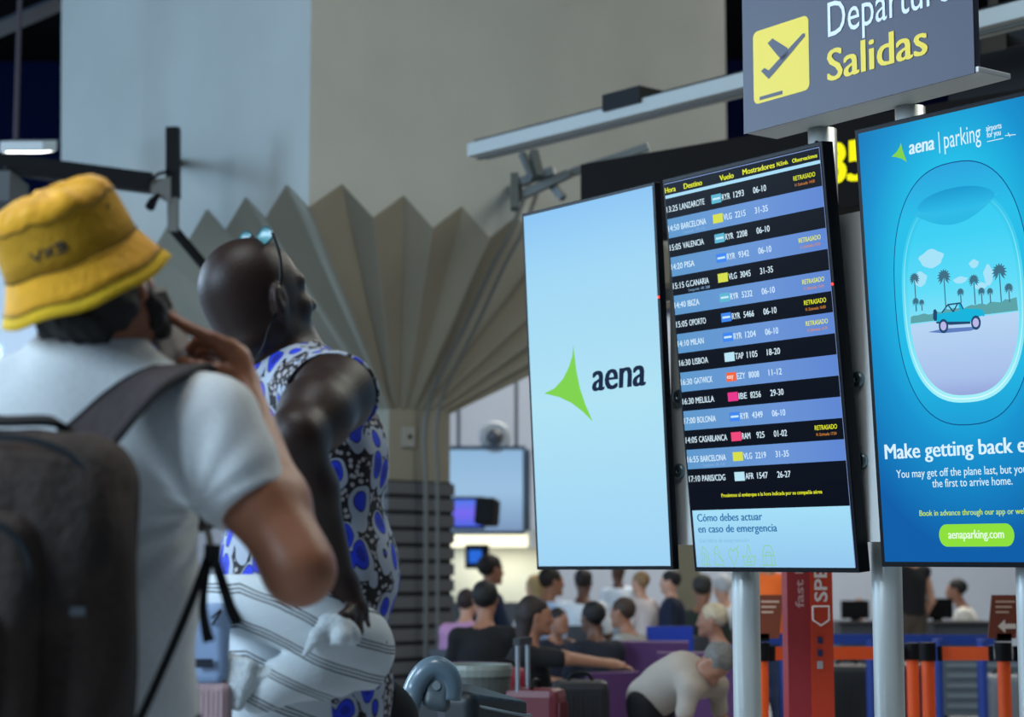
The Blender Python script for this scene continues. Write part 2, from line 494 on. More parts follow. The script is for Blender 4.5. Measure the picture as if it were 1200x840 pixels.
# ================================================================== DISPLAYS
M_bezel = mat('bezel_black', '#04060c', rough=.4, spec=.12)
M_steel = mat('brushed_steel_pole', '#c4c8c4', rough=.3, metal=.35)
M_panelgrey = mat('stand_panel', '#dde1de', rough=.6)
class Screen:
    def __init__(s, label, pose, w=.70, h=1.23, D=.045):
        X, Y, Z, yaw, tilt, roll = pose
        r = V(math.cos(yaw), -math.sin(yaw), 0); n = V(-math.sin(yaw), -math.cos(yaw), 0)
        up = V(0, 0, 1) * math.cos(tilt) + n * math.sin(tilt)
        s.r = r * math.cos(roll) + up * math.sin(roll); s.u = up * math.cos(roll) - r * math.sin(roll)
        s.b = np.cross(s.u, s.r)          # into the screen
        s.o = V(X, Y, Z); s.w = w; s.h = h
        s.root = thing('display_screen', label, 'screen', group='flight information screens')
        M = Matrix(((s.r[0], s.b[0], s.u[0], X), (s.r[1], s.b[1], s.u[1], Y), (s.r[2], s.b[2], s.u[2], Z), (0, 0, 0, 1)))
        s.root.matrix_world = M
        bz = .012
        m = MB(); m.bbox((0, .0006, 0), (w, D, h), .003); m.build('casing', M_bezel, s.root)
        s.bz = bz
    def uv(s, px, py):
        d = W(px, py, 1.0) - V(0, 0, CZ); o = V(0, 0, CZ)
        t = (s.o - o).dot(s.b) / d.dot(s.b)
        q = o + d * t - s.o
        return np.array([q.dot(s.r), q.dot(s.u)])
def gradmat(name, stops, axis='Z', lo=0., hi=1.23, es=1., noise=0.):
    m = bpy.data.materials.new(name); m.use_nodes = True; nt = m.node_tree; N = nt.nodes; L = nt.links
    p = N['Principled BSDF']; p.inputs['Base Color'].default_value = (.001, .001, .0012, 1); p.inputs['Roughness'].default_value = .25; p.inputs['Specular IOR Level'].default_value = .02
    tc = N.new('ShaderNodeTexCoord'); sx = N.new('ShaderNodeSeparateXYZ'); L.new(tc.outputs['Object'], sx.inputs[0])
    mr = N.new('ShaderNodeMapRange'); mr.inputs[1].default_value = lo; mr.inputs[2].default_value = hi
    L.new(sx.outputs[axis], mr.inputs[0]); cr = N.new('ShaderNodeValToRGB'); e = cr.color_ramp.elements
    e[0].position = stops[0][0]; e[0].color = (*S(stops[0][1]), 1); e[1].position = stops[-1][0]; e[1].color = (*S(stops[-1][1]), 1)
    for q, c in stops[1:-1]:
        k = e.new(q); k.color = (*S(c), 1)
    L.new(mr.outputs[0], cr.inputs[0]); L.new(cr.outputs[0], p.inputs['Emission Color']); p.inputs['Emission Strength'].default_value = es
    return m

# --- screen 1: light blue page with a green mark and a name
s1 = Screen('tall screen showing pale blue page with green star mark, left of the flight board', (.0845, 6.6124, 1.2015, .9253, .0528, 0), D=.026)
Flat(-.0002).rect(.012, .012, .688, 1.218).build('display', gradmat('pale_blue_page', [(0, '#9fd3f5'), (.45, '#b0e2f4'), (.8, '#9fd4f0'), (1, '#86bfee')]), s1.root)
g1 = [(638, 461), (650, 455), (660, 444), (667, 430), (671, 417), (672, 404), (674, 420), (676, 436), (680, 455), (686, 473), (695, 494), (683, 482), (670, 472), (655, 465)]
Flat(-.0012).poly([s1.uv(*q) for q in g1]).build('green_mark', lit('mark_green', '#7fd24a'), s1.root)
a = s1.uv(695, 459); b = s1.uv(756, 452)
Flat(-.0012).text('aena', a[0], a[1] + .002, b[0] - a[0], .098, .042, .12).build('lettering', lit('navy_ink', '#10203e'), s1.root)

# --- screen 2: the flight board
s2 = Screen('tall black departures board listing flights in rows, between the other two screens', (.5683, 6.0146, 1.1959, .9431, .1007, -.0049))
Flat(-.0002).rect(.008, .012, .688, 1.218).build('display', lit('board_black', '#060b18'), s2.root)
U = lambda px, py: s2.uv(px, py)
uL = .010; uR = .688
def vv(pxa, pya): return U(pxa, pya)[1]
rows = [('13:25', 'LANZAROTE', 'RYR', '1293', '06-10', 'H. Estimada: 14:50', 't'), ('14:50', 'BARCELONA', 'VLG', '2215', '31-35', None, 'y'),
        ('15:05', 'VALENCIA', 'RYR', '2208', '06-10', None, 't'), ('14:20', 'PISA', 'RYR', '9342', '06-10', 'H. Estimada: 15:10', 'b'),
        ('15:15', 'G.CANARIA', 'VLG', '3045', '31-35', None, 'y'), ('14:40', 'IBIZA', 'RYR', '5232', '06-10', 'H. Estimada: 15:45', 't'),
        ('15:05', 'OPORTO', 'RYR', '5466', '06-10', 'H. Estimada: 16:00', 'b'), ('14:10', 'MILAN', 'RYR', '1204', '06-10', 'H. Estimada: 16:30', 'b'),
        ('16:30', 'LISBOA', 'TAP', '1105', '18-20', None, 'w'), ('16:30', 'GATWICK', 'EZY', '8008', '11-12', None, 'o'),
        ('16:30', 'MELILLA', 'IBE', '8256', '29-30', None, 'm'), ('17:00', 'BOLONIA', 'RYR', '4349', '06-10', None, 'b'),
        ('14:05', 'CASABLANCA', 'RAM', '925', '01-02', 'H. Estimada: 17:54', 'r'), ('16:55', 'BARCELONA', 'VLG', '2219', '31-35', None, 'y'),
        ('17:10', 'PARIS/CDG', 'AFR', '1547', '26-27', None, 'w')]
share = {1: 'Compartido:  1075  0750', 4: 'Compartido:  IBE  5280', 13: 'Compartido:  IBE  5108'}
ICON = {'t': '#5fb6d2', 'y': '#d6de4a', 'b': '#3f86f0', 'w': '#b8e4f4', 'o': '#f0663c', 'm': '#e8368c', 'r': '#f0487a'}
v0 = (vv(788, 246) + vv(898, 218)) / 2 - .000; v14 = (vv(817, 562) + vv(920, 554)) / 2
pitch = (v0 - v14) / 14
M_w = lit('board_white', '#d4ecfa', 1.05); M_y = lit('board_yellow', '#dfe62e', 1.1); M_or = lit('board_amber', '#d98a3a')
M_band = gradmat('row_blue', [(0, '#5f99cc'), (.6, '#6b95d6'), (1, '#5f86d2')], 'X', 0, .7)
cx = {'hora': (U(781.8, 248)[0], U(794.6, 245)[0]), 'dest': (U(797, 245)[0],), 'icon': (U(834, 235)[0], U(845.5, 232)[0]),
      'fl': (U(846.4, 232)[0],), 'num': (U(860, 230)[0], U(872, 227)[0]), 'most': (U(883, 224)[0], U(898, 220)[0]), 'obs': (U(930.5, 214)[0], U(956, 206)[0])}
for i, (h, dst, al, num, mo, est, ic) in enumerate(rows):
    vc = v0 - i * pitch
    row = Flat(-.0006).rect(uL, vc - pitch * .5, uR, vc + pitch * .5).build('flight_row', M_band if i % 2 else lit('row_black', '#070c18'), s2.root)
    t = Flat(-.0012); cap = .0185; zb = vc - cap / 2
    wn = lambda s_: sum(.6 if c in '.1I:/' else 1 for c in s_)
    bo = .018
    t.text(h, cx['hora'][0], zb, cx['hora'][1] - cx['hora'][0], cap, bo)
    t.text(dst, cx['dest'][0], zb, .0128 * wn(dst), cap, bo)
    t.text(al, cx['fl'][0], zb, .036, cap, bo)
    t.text(num, cx['num'][0] + (.012 if len(num) == 3 else 0), zb, (cx['num'][1] - cx['num'][0]) / 4 * len(num), cap, bo)
    t.text(mo, cx['most'][0], zb, cx['most'][1] - cx['most'][0], cap, bo)
    t.build('row_lettering', M_w, row)
    q = Flat(-.0012).rect(cx['icon'][0], vc - .0135, cx['icon'][1], vc + .0135).build('airline_tile', lit('tile_' + ic, ICON[ic]), row)
    if ic in 'tb': Flat(-.0018).rect(cx['icon'][0] + .006, vc - .003, cx['icon'][1] - .004, vc + .003).build('tile_stripe', lit('tile_line', '#c8ecfb'), row)
    if ic == 'o': Flat(-.0018).text('easy', cx['icon'][0] + .004, vc - .005, .028, .014, .03).build('tile_lettering', lit('tile_pale', '#ffe2d6'), row)
    if i in share: Flat(-.0012).text(share[i], cx['dest'][0] + .008, vc - .024, .10, .0075).build('shared_lettering', lit('share_grey', '#8fb4dc'), row)
    if est:
        Flat(-.0012).text('RETRASADO', cx['obs'][0], vc + .001, .088, .0135, .02).build('status_lettering', M_y, row)
        Flat(-.0012).text(est, cx['obs'][0] + .004, vc - .016, .080, .0085, .012).build('estimate_lettering', M_or, row)
# header
h = Flat(-.0012)
for s_, pa, pb, cp in (('Hora', (780, 226.5), (792, 222), .0165), ('Destino', (802, 221.5), (823, 215.5), .0165), ('Vuelo', (844, 212), (860, 206), .0165),
                       ('Mostradores', (871, 205), (908, 193), .0165), ('N.Emb.', (911, 195), (924, 191), .012), ('Observaciones', (929, 191), (958, 184), .012)):
    a = U(*pa); b = U(*pb)
    h.text(s_, a[0], a[1] - .0, b[0] - a[0], cp, .045)
h.build('header_lettering', M_y, s2.root)
zt = v0 + pitch * .5 + .004
Flat(-.0012).rect(uL, zt, uR, zt + .010).build('header_rule', lit('rule_pale', '#a8dcf6'), s2.root)
Flat(-.0012).rect(uL, 1.212, uR, 1.2145).build('top_rule', lit('rule_blue', '#7d94c8'), s2.root)
Flat(-.0012).rect(uR - .001, .014, uR + .001, 1.2145).build('side_rule', lit('rule_blue', '#7d94c8'), s2.root)
a = U(846, 582.5); b = U(964, 578)
Flat(-.0012).text('Preséntese al embarque a la hora indicada por su compañía aérea', a[0], a[1], b[0] - a[0], .011, .035).build('notice_lettering', M_y, s2.root)
zp_ = U(815, 598)[1]
Flat(-.0008).rect(.014, .014, uR - .002, zp_).build('emergency_panel', gradmat('panel_blue', [(0, '#93c6ee'), (1, '#a6e0f8')], 'Z', 0, .2), s2.root)
e = Flat(-.0014)
a = U(818, 611); b = U(893.5, 607); e.text('Cómo debes actuar', a[0], a[1], b[0] - a[0], .0235, .035)
a = U(819, 624); b = U(911, 621); e.text('en caso de emergencia', a[0], a[1], b[0] - a[0], .0235, .035)
e.build('emergency_lettering', lit('ink_blue', '#1f6aa6'), s2.root)
a = U(820, 635.5); b = U(878, 633); Flat(-.0014).text('Guía básica de autoprotección', a[0], a[1], b[0] - a[0], .012).build('faint_lettering', lit('ink_faint', '#84bcdc'), s2.root)
ic = Flat(-.0014); lw = .0022
def icp(cx_, pts, closed=True):
    c = U(cx_, 651); ic.ring([(c[0] + x, c[1] + z) for x, z in pts], lw, closed)
icp(827, [(-.018, -.028), (.018, -.028), (.012, .01), (-.01, .03)]); icp(827, [(-.006, -.028), (-.004, .008), (.006, .0), (.008, -.028)])
icp(843, [(-.02, .02), (-.02, -.028), (.02, -.028), (.008, -.005), (-.006, .03)]); icp(843, [(-.02, .012), (.02, -.018)], False)
icp(860, [(0, -.03), (-.02, 0), (-.02, .015), (-.01, .022), (0, .012), (.01, .022), (.02, .015), (.02, 0)]); icp(860, [(.016, .02), (.024, .03)], False)
icp(878, [(-.02, -.028), (.02, -.028), (.028, .0), (.012, -.004), (0, .034), (-.012, -.004), (-.028, 0)]); icp(878, [(-.01, -.02), (0, .0), (.01, -.02)])
icp(901, [(-.028, -.028), (.028, -.028), (.02, .015), (.01, .03), (-.014, .03), (-.022, .015)]); icp(901, [(-.012, -.028), (-.01, .01), (.01, .01), (.012, -.028)]); icp(901, [(-.024, .0), (.024, .0)], False)
ic.build('pictogram_row', lit('ink_green', '#8bcf6c'), s2.root)

# --- screen 3: parking advertisement
s3 = Screen('large blue advertising screen showing an airplane window and a blue off-road car', (1.029, 5.3782, 1.2094, .9098, .0687, -.0058))
A3 = lambda px, py: s3.uv(px, py)
# soft glow behind the window: a radial gradient page
m = bpy.data.materials.new('advert_blue'); m.use_nodes = True; nt = m.node_tree; N = nt.nodes; L = nt.links
p_ = N['Principled BSDF']; p_.inputs['Base Color'].default_value = (.001, .001, .0012, 1); p_.inputs['Roughness'].default_value = .25; p_.inputs['Specular IOR Level'].default_value = .02
tc = N.new('ShaderNodeTexCoord'); mp = N.new('ShaderNodeMapping'); mp.inputs['Location'].default_value = (-.33 * 1.9, 0, -.80 * 1.25); mp.inputs['Scale'].default_value = (1.9, 0, 1.25)
ln = N.new('ShaderNodeVectorMath'); ln.operation = 'LENGTH'; cr = N.new('ShaderNodeValToRGB')
L.new(tc.outputs['Object'], mp.inputs[0]); L.new(mp.outputs[0], ln.inputs[0]); L.new(ln.outputs['Value'], cr.inputs[0])
e = cr.color_ramp.elements; e[0].position = .35; e[0].color = (*S('#22bfe8'), 1); e[1].position = .95; e[1].color = (*S('#0d5ea8'), 1)
k_ = e.new(.6); k_.color = (*S('#1693d0'), 1)
L.new(cr.outputs[0], p_.inputs['Emission Color']); p_.inputs['Emission Strength'].default_value = 1
Flat(-.0002).rect(.014, .014, .686, 1.216).build('display', m, s3.root)
cw = A3(1126, 343); lft = A3(1048, 330); top = A3(1128, 188); bot = A3(1129, 498)
cu, cv = (cw[0]), (top[1] + bot[1]) / 2; ra = cu - lft[0]; rb = (top[1] - bot[1]) / 2
def sup(cx_, cz_, a, b, n=2.5, N_=72, t0=0, t1=2 * PI):
    o = []
    for i in range(N_ + (0 if t1 - t0 > 6.2 else 1)):
        t = t0 + (t1 - t0) * i / N_; c, s_ = math.cos(t), math.sin(t)
        o.append((cx_ + a * math.copysign(abs(c) ** (2 / n), c), cz_ + b * math.copysign(abs(s_) ** (2 / n), s_)))
    return o
Flat(-.0008).poly(sup(cu, cv, ra, rb)).build('window_surround', gradmat('surround_cyan', [(0, '#1c9fd6'), (.25, '#22b9e6'), (.8, '#28bfe9'), (1, '#2aa4de')], 'Z', cv - rb, cv + rb), s3.root)
Flat(-.0014).ring(sup(cu, cv, ra, rb), .0028).build('window_outline', lit('outline_navy', '#0c4f86'), s3.root)
rim_b = A3(1127, 472)[1]; rim_t = A3(1127, 222)[1]; rc, rr = (rim_b + rim_t) / 2, (rim_t - rim_b) / 2
Flat(-.0014).poly(sup(cu + .003, rc, ra * .90, rr)).build('window_rim', gradmat('rim_pale', [(0, '#a8f2fa'), (.3, '#7be3f6'), (.7, '#3fd0f0'), (1, '#30c2ea')], 'Z', rc - rr, rc + rr), s3.root)
Flat(-.0018).ring(sup(cu + .003, rc, ra * .86, rr * .965), .0035).build('rim_highlight', gradmat('rim_hi', [(0, '#d6fbff'), (.6, '#8ce9f8'), (1, '#33c4ea')], 'Z', rc - rr, rc + rr), s3.root)
pi_ = sup(cu + .004, rc, ra * .81, rr * .93)
Flat(-.002).poly(pi_).build('window_view', gradmat('view_sky', [(0, '#9fc9ee'), (.34, '#8fe0f8'), (.55, '#5fdcf8'), (.8, '#3ed0f4'), (1, '#34c8f0')], 'Z', rc - rr, rc + rr), s3.root)
def clip_in(pts):              # keep points inside the window view ellipse
    o = []
    a_, b_ = ra * .81, rr * .93
    for x, z in pts:
        dx, dz = (x - cu - .004) / a_, (z - rc) / b_; q = (abs(dx) ** 2.5 + abs(dz) ** 2.5) ** (1 / 2.5)
        if q > .995: dx, dz = dx / q * .995, dz / q * .995
        o.append((cu + .004 + dx * a_, rc + dz * b_))
    return o
# ground, road
hz = A3(1127, 371)[1]; hzR = A3(1190, 363)[1]; hzL = A3(1062, 379)[1]
def dense(a, b, n=24): return [(a[0] + (b[0] - a[0]) * i / n, a[1] + (b[1] - a[1]) * i / n) for i in range(n + 1)]
xl, xr = cu + .004 - ra * .81, cu + .004 + ra * .81
gnd = [(x, z) for x, z in sup(cu + .004, rc, ra * .81, rr * .93, N_=160) if z < hz]
gl_ = [q for q in gnd if q[0] < cu]; 
gnd = sorted(gnd, key=lambda q: math.atan2(q[1] - hz - .001, q[0] - cu))
Flat(-.0026).poly(gnd).build('view_road', gradmat('view_road', [(0, '#8f9bd4'), (.3, '#a7c0ea'), (1, '#b8d6f4')], 'Z', rc - rr, hz), s3.root)
hed = []
rnd = random.Random(3)
for i in range(30):
    x = xl + .006 + (xr - xl - .012) * i / 29; hed.append((x, hz + .018 + .012 * (i / 29) + rnd.uniform(-.004, .004)))
hed = [(xr - .004, hz - .002), (xl + .004, hz - .002)] + hed
Flat(-.003).poly(clip_in(hed)).build('view_hedge', lit('hedge_green', '#5aa3a8'), s3.root)
for (px, py, w_, h_) in ((1092, 303, 16, 11), (1142, 309, 6, 5), (1079, 327, 9, 9), (1159, 322, 6, 12), (1126, 328, 9, 4), (1150, 335, 9, 4)):
    c = A3(px, py)
    Flat(-.0026).poly(clip_in([(c[0] + w_ * .0026 * math.cos(t) * (1 + .12 * math.sin(5 * t)), c[1] + h_ * .0022 * math.sin(t) * (1 + .1 * math.cos(4 * t))) for t in np.linspace(0, 2 * PI, 22)[:-1]])).build('view_cloud', lit('cloud_pale', '#a6e2f8'), s3.root)
M_palm = lit('palm_dark', '#3f6f86')
for (px, py, yb, rad) in ((1061, 317, 366, 9), (1072.5, 326, 364, 7), (1062, 346, 368, 5), (1074, 353, 365, 5), (1081, 354, 364, 4), (1107, 324, 360, 9), (1126.5, 342, 355, 5), (1142, 328, 357, 7), (1151, 341, 356, 5), (1161, 341, 355, 4.5), (1172, 318, 354, 9.5), (1183, 337, 354, 6), (1189, 322, 352, 7)):
    f_ = Flat(-.0034); c = A3(px, py); b = A3(px + .8, yb)
    if c[0] > xr - .012: continue
    if c[0] < xl + .004: continue
    b = (c[0], b[1])
    f_.line(c, b, .0035)
    R0 = rad * .0027
    for k in range(13):
        t = -2.9 * PI / 4 * 0 + (k / 12) * 1.55 * PI - .275 * PI
        f_.poly(clip_in([(c[0], c[1]), (c[0] + R0 * .6 * math.cos(t + .22), c[1] + R0 * .6 * math.sin(t + .22)), (c[0] + R0 * math.cos(t), c[1] + R0 * math.sin(t) - .003), (c[0] + R0 * .6 * math.cos(t - .22), c[1] + R0 * .6 * math.sin(t - .22))]))
    f_.build('view_palm', M_palm, s3.root)
# the off-road car
P3 = lambda pts: [A3(1040 + x / 6, 280 + y / 6) for x, y in pts]
Flat(-.0034).poly(P3([(290, 655), (400, 630), (600, 618), (650, 625), (590, 645), (400, 662)])).build('car_shadow', lit('print_shadow', '#5f7fc0'), s3.root)
Flat(-.004).poly(P3([(348, 530), (352, 585), (450, 596), (590, 585), (605, 560), (670, 540), (690, 545), (684, 510), (660, 492), (540, 488), (525, 452), (505, 452), (515, 505), (395, 520)])).build('car_body', lit('car_cyan', '#14b4dc'), s3.root)
fr = Flat(-.0044)
for a, b in (((390, 518), (432, 462)), ((432, 462), (520, 450)), ((520, 450), (540, 492)), ((432, 462), (470, 512)), ((470, 512), (500, 455))): fr.line(*P3([a, b]), .004)
fr.build('car_roll_frame', lit('print_ink', '#20486e'), s3.root)
Flat(-.0044).poly(P3([(330, 500), (345, 492), (356, 510), (356, 570), (342, 580), (328, 560)])).build('car_spare_wheel', lit('print_ink', '#20486e'), s3.root)
Flat(-.0042).poly(P3([(348, 582), (590, 580), (590, 596), (450, 604), (352, 594)])).build('car_sill', lit('print_ink', '#20486e'), s3.root)
for x, y in ((402, 612), (630, 588)):
    c = A3(1040 + x / 6, 280 + y / 6)
    cc = lambda r_, o=0: [(c[0] + r_ * .85 * math.cos(t), c[1] + r_ * math.sin(t)) for t in np.linspace(0, 2 * PI, 25)[:-1]]
    Flat(-.0048).poly(cc(.019)).build('car_tyre', lit('print_ink', '#20486e'), s3.root)
    Flat(-.0052).poly(cc(.012)).build('car_rim', lit('print_lilac', '#b9b8e8'), s3.root)
# window blind
bl = sup(cu + .004, rc, ra * .81, rr * .93, N_=160)
zb0 = A3(1126, 256)[1]; zb1 = A3(1068, 243)[1]
arc = [q for q in bl if q[1] > zb1 - .012]
arc = sorted(arc, key=lambda q: -q[0])
curve = [(xl + .02 + (xr - xl - .04) * t, zb1 - .012 - (zb1 - zb0 + .0) * math.sin(PI * t) * 1.2 + .02 * (t)) for t in np.linspace(0, 1, 20)]
Flat(-.0046).poly(arc + curve[1:-1]).build('window_blind', gradmat('blind', [(0, '#2ab8e4'), (1, '#46cdf0')], 'Z', zb0, zb0 + .2), s3.root)
c = A3(1121, 238)
Flat(-.005).poly([(c[0] + .13 * math.cos(t), c[1] + .042 * math.sin(t)) for t in np.linspace(0, PI, 20)] + [(c[0] + .13 * math.cos(t), c[1] + .018 * math.sin(t)) for t in np.linspace(PI, 2 * PI, 20)][1:-1]).build('blind_handle', gradmat('blind_handle', [(0, '#2cbce8'), (1, '#1492cc')], 'Z', c[1] - .02, c[1] + .05), s3.root)
M_pr = lit('print_white', '#d8f2ff')
g3 = [(1045, 183.5), (1051, 178), (1054.5, 172), (1056, 167), (1057.5, 174), (1063, 190), (1057, 186), (1050, 184)]
Flat(-.001).poly([A3(*q) for q in g3]).build('green_mark', lit('mark_green', '#7fd24a'), s3.root)
def tx(s_, pa, pb, cap, bold=0., sh=0., m=M_pr, nm='lettering'):
    a = A3(*pa); b = A3(*pb)
    Flat(-.001).text(s_, a[0], a[1], b[0] - a[0], cap, bold, sh).build(nm, m, s3.root)
tx('aena', (1066, 181), (1095, 176), .040, .035, .1)
a = A3(1101, 177); Flat(-.001).rect(a[0], a[1] - .006, a[0] + .003, a[1] + .052).build('divider', M_pr, s3.root)
tx('parking', (1107, 174), (1150, 165), .048)
tx('airports', (1156, 154), (1174, 150), .016, .02); tx('for you', (1157, 161.5), (1173, 158), .016, .02)
a = A3(1157, 166); b = A3(1176, 162); Flat(-.001).line(a, (b[0], a[1]), .002).line((b[0] + .006, a[1] + .006), (b[0] + .04, a[1] + .003), .002).line((b[0] + .016, a[1] + .012), (b[0] + .022, a[1]), .002).build('plane_doodle', M_pr, s3.root)
tx('Make getting back easier', (1038, 538), (1247, 531), .041, .035)
tx('You may get off the plane last, but you can be', (1051, 560), (1235, 555), .022, .008)
tx('the first to arrive home.', (1093, 571), (1187, 569), .022, .008)
tx('Book in advance through our app or website', (1078, 604.5), (1215, 602.5), .0155, .02, 0, lit('print_yellow', '#c2e84a'))
c = A3(1144, 627)
pill = [(c[0] + sx * .098 + .026 * math.cos(t), c[1] + .030 * math.sin(t)) for sx, t0 in ((1, -PI / 2), (-1, PI / 2)) for t in np.linspace(t0, t0 + PI, 12)]
Flat(-.001).poly(pill).build('web_pill', lit('pill_green', '#8ee03c'), s3.root)
a = A3(1112, 631); b = A3(1177, 629.5); Flat(-.0016).text('aenaparking.com', a[0], a[1], b[0] - a[0], .023, .03).build('lettering', lit('pill_text', '#e6ffe0'), s3.root)

# red standby lights
for s_, (x, z) in ((s1, (.694, .86)), (s2, (.694, .82))):
    MB().lathe([(0, .002), (.003, .0015), (.004, 0)], (x + .0, -.001, z), (0, -1, 0), 10).build('standby_light', mat('led_red', (.2, 0, 0), emit=(1, .02, .01), es=6), s_.root)

# --- stand that carries them
yaw = .93; sr = V(math.cos(yaw), -math.sin(yaw), 0); sb = V(math.sin(yaw), math.cos(yaw), 0)
SO = V(.0845, 6.6124, 0)
def SP(t, b, z): return SO + sr * t + sb * b + V(0, 0, z)
A_TOP = W(873, 152, 5.80)[2]
stand = thing('display_stand', 'grey steel stand with round poles carrying the three tall screens', 'stand')
smap = lambda v: SP(*v)
for t in (.851, 1.436, 1.95):
    MB().tube([SP(t, .17, 0), SP(t, .17, 2.2)], .0435, 28).build('pole', M_steel, stand, smooth=False).data.shade_smooth()
    MB().lathe([(.0, 0), (.12, 0), (.12, .012), (.05, .02)], SP(t, .17, 0), n=24).build('base_plate', M_steel, stand)
for t0, t1 in ((.62, .98), (1.37, 1.73)):
    MB().box((t0, .07, 1.28), (t1, .11, 2.235), smap).build('back_panel', M_panelgrey, stand)
for z in (1.42, 1.75, 2.1):
    MB().box((.1, .125, z - .02), (2.2, .15, z + .02), smap).build('cross_rail', M_panelgrey, stand)
for t in (1.213, 1.564):
    MB().tube([SP(t, .17, 1.9), SP(t, .17, A_TOP - .014)], .0435, 28).build('upper_pole', M_steel, stand).data.shade_smooth()
for k, t in enumerate((1.213, 1.564)):
    for z in (2.455, 2.485):
        for a in (-.7, .35): MB().lathe([(0, .004), (.007, .003), (.008, 0)], SP(t, .17, z) + .043 * nrm(-sb * math.cos(a) + sr * math.sin(a)), -sb * math.cos(a) + sr * math.sin(a), 10).build('set_screw', M_dark, stand)
M_ring = mat('bolt_ring', '#7f9499', rough=.3, metal=.8)
for (px, py) in ((797, 465), (797, 552), (1006, 445), (1010, 540)):
    o = V(0, 0, CZ); d = W(px, py, 1.) - o; q = SP(0, .07, 0); t = (q - o).dot(sb) / d.dot(sb); q = o + d * t
    MB().lathe([(.006, .008), (.010, .014), (.020, .014), (.024, .008), (.024, 0)], q, -sb, 18).build('bolt_ring', M_ring, stand, smooth=True)
    MB().lathe([(0, .006), (.009, .006), (.010, 0)], q, -sb, 12).build('bolt_hole', M_dark, stand)

# --- overhead departures sign
sg_y = 5.80; A_ = W(873, 152, sg_y)
yw = .94; gr = V(math.cos(yw), -math.sin(yw), 0); gb = V(math.sin(yw), math.cos(yw), 0)
Lg = .905; Hg = .62; Dg = .135
sign = thing('departures_sign', 'slate overhead sign with yellow takeoff pictogram and words Departures Salidas', 'sign')
sign.matrix_world = Matrix(((gr[0], gb[0], 0, A_[0]), (gr[1], gb[1], 0, A_[1]), (0, 0, 1, A_[2]), (0, 0, 0, 1)))
M_slate = mat('sign_slate', '#35384a', rough=.5); M_signw = mat('sign_underside', '#e4e6e2', rough=.5)
MB().bbox((0, .0, .004), (Lg, .022, Hg), .003).build('sign_board', M_slate, sign)
MB().bbox((0, .001, -.012), (Lg + .01, Dg, .004), .003).build('base_tray', M_signw, sign)
MB().box((-.001, -.004, -.014), (Lg + .001, .0, Hg)).build('face_panel', M_slate, sign)
def GU(px, py):
    o = V(0, 0, CZ); d = W(px, py, 1.) - o; t = (A_ - o).dot(gb) / d.dot(gb); q = o + d * t - A_
    return np.array([q.dot(gr), q[2]])
M_sy = mat('sign_yellow', '#d9bf26', rough=.5, emit='#d9bf26', es=.06); M_sw = mat('sign_white', '#ccd3de', rough=.5, emit='#ccd3de', es=.05)
a = GU(885, 127); b = GU(950, 101); tz = GU(950, 17)[1]; x0, x1, z0, z1 = a[0], GU(950, 100)[0], (a[1] + b[1]) / 2, tz
rr_ = .02
rp = [(cx_ + rr_ * math.cos(t), cz_ + rr_ * math.sin(t)) for cx_, cz_, t0 in ((x1 - rr_, z1 - rr_, 0), (x0 + rr_, z1 - rr_, PI / 2), (x0 + rr_, z0 + rr_, PI), (x1 - rr_, z0 + rr_, 1.5 * PI)) for t in np.linspace(t0, t0 + PI / 2, 7)]
Flat(-.005).poly(rp).build('pictogram_tile', M_sy, sign)
GP = lambda pts: [GU(860 + x / 3.53, y / 3.53) for x, y in pts]
pl = Flat(-.006)
pl.poly(GP([(118, 295), (132, 282), (150, 292), (290, 140), (298, 138), (300, 150), (230, 235), (150, 328)]))
pl.poly(GP([(145, 180), (165, 160), (228, 200), (232, 225), (205, 250), (190, 235)]))
pl.poly(GP([(112, 402), (207, 375), (207, 390), (112, 416)]))
pl.build('takeoff_pictogram', M_slate, sign)
a = GU(972, 44); b = GU(1111, 8)
Flat(-.006).text('Departures', a[0], a[1], (b[0] - a[0]) * 1.13, .104, .0).build('lettering', M_sw, sign)
a = GU(972, 96); b = GU(1088, 66)
Flat(-.006).text('Salidas', a[0], a[1], b[0] - a[0], .094, .028).build('lettering', M_sy, sign)

# ================================================================== OVERHEAD THINGS
M_white = mat('white_enamel', '#cfd6d6', rough=.4)
# long white trunking line
a = W(560, 178, 11.0); d_ = nrm(V(.66, -.755, 0)); z_ = a[2]
fx = thing('linear_light', 'long white linear light trunking running overhead above the screens', 'light', loc=tuple(a))
e = d_ * 4.4
MB().bar((0, 0, 0), e, .16, .075).build('trunking', mat('trunk_enamel', '#a2a6a2', rough=.5), fx)
MB().bar(V(0, 0, .05), e + V(0, 0, .05), .06, .03).build('top_rail', M_dark, fx)
MB().bar(V(0, 0, -.042) , e + V(0, 0, -.042), .03, .012).build('bottom_groove', M_cond, fx)
for s_ in (1.15, 3.0):
    MB().bar(d_ * s_ + V(0, 0, .06), d_ * (s_ + .28) + V(0, 0, .06), .2, .09).build('driver_box', M_dark, fx)

for s_ in (2.7, 3.9): MB().tube([d_ * s_ + V(0, 0, .05), d_ * s_ + V(0, 0, 8.2 - a[2])], .008, 6).build('suspension_rod', M_cond, fx)
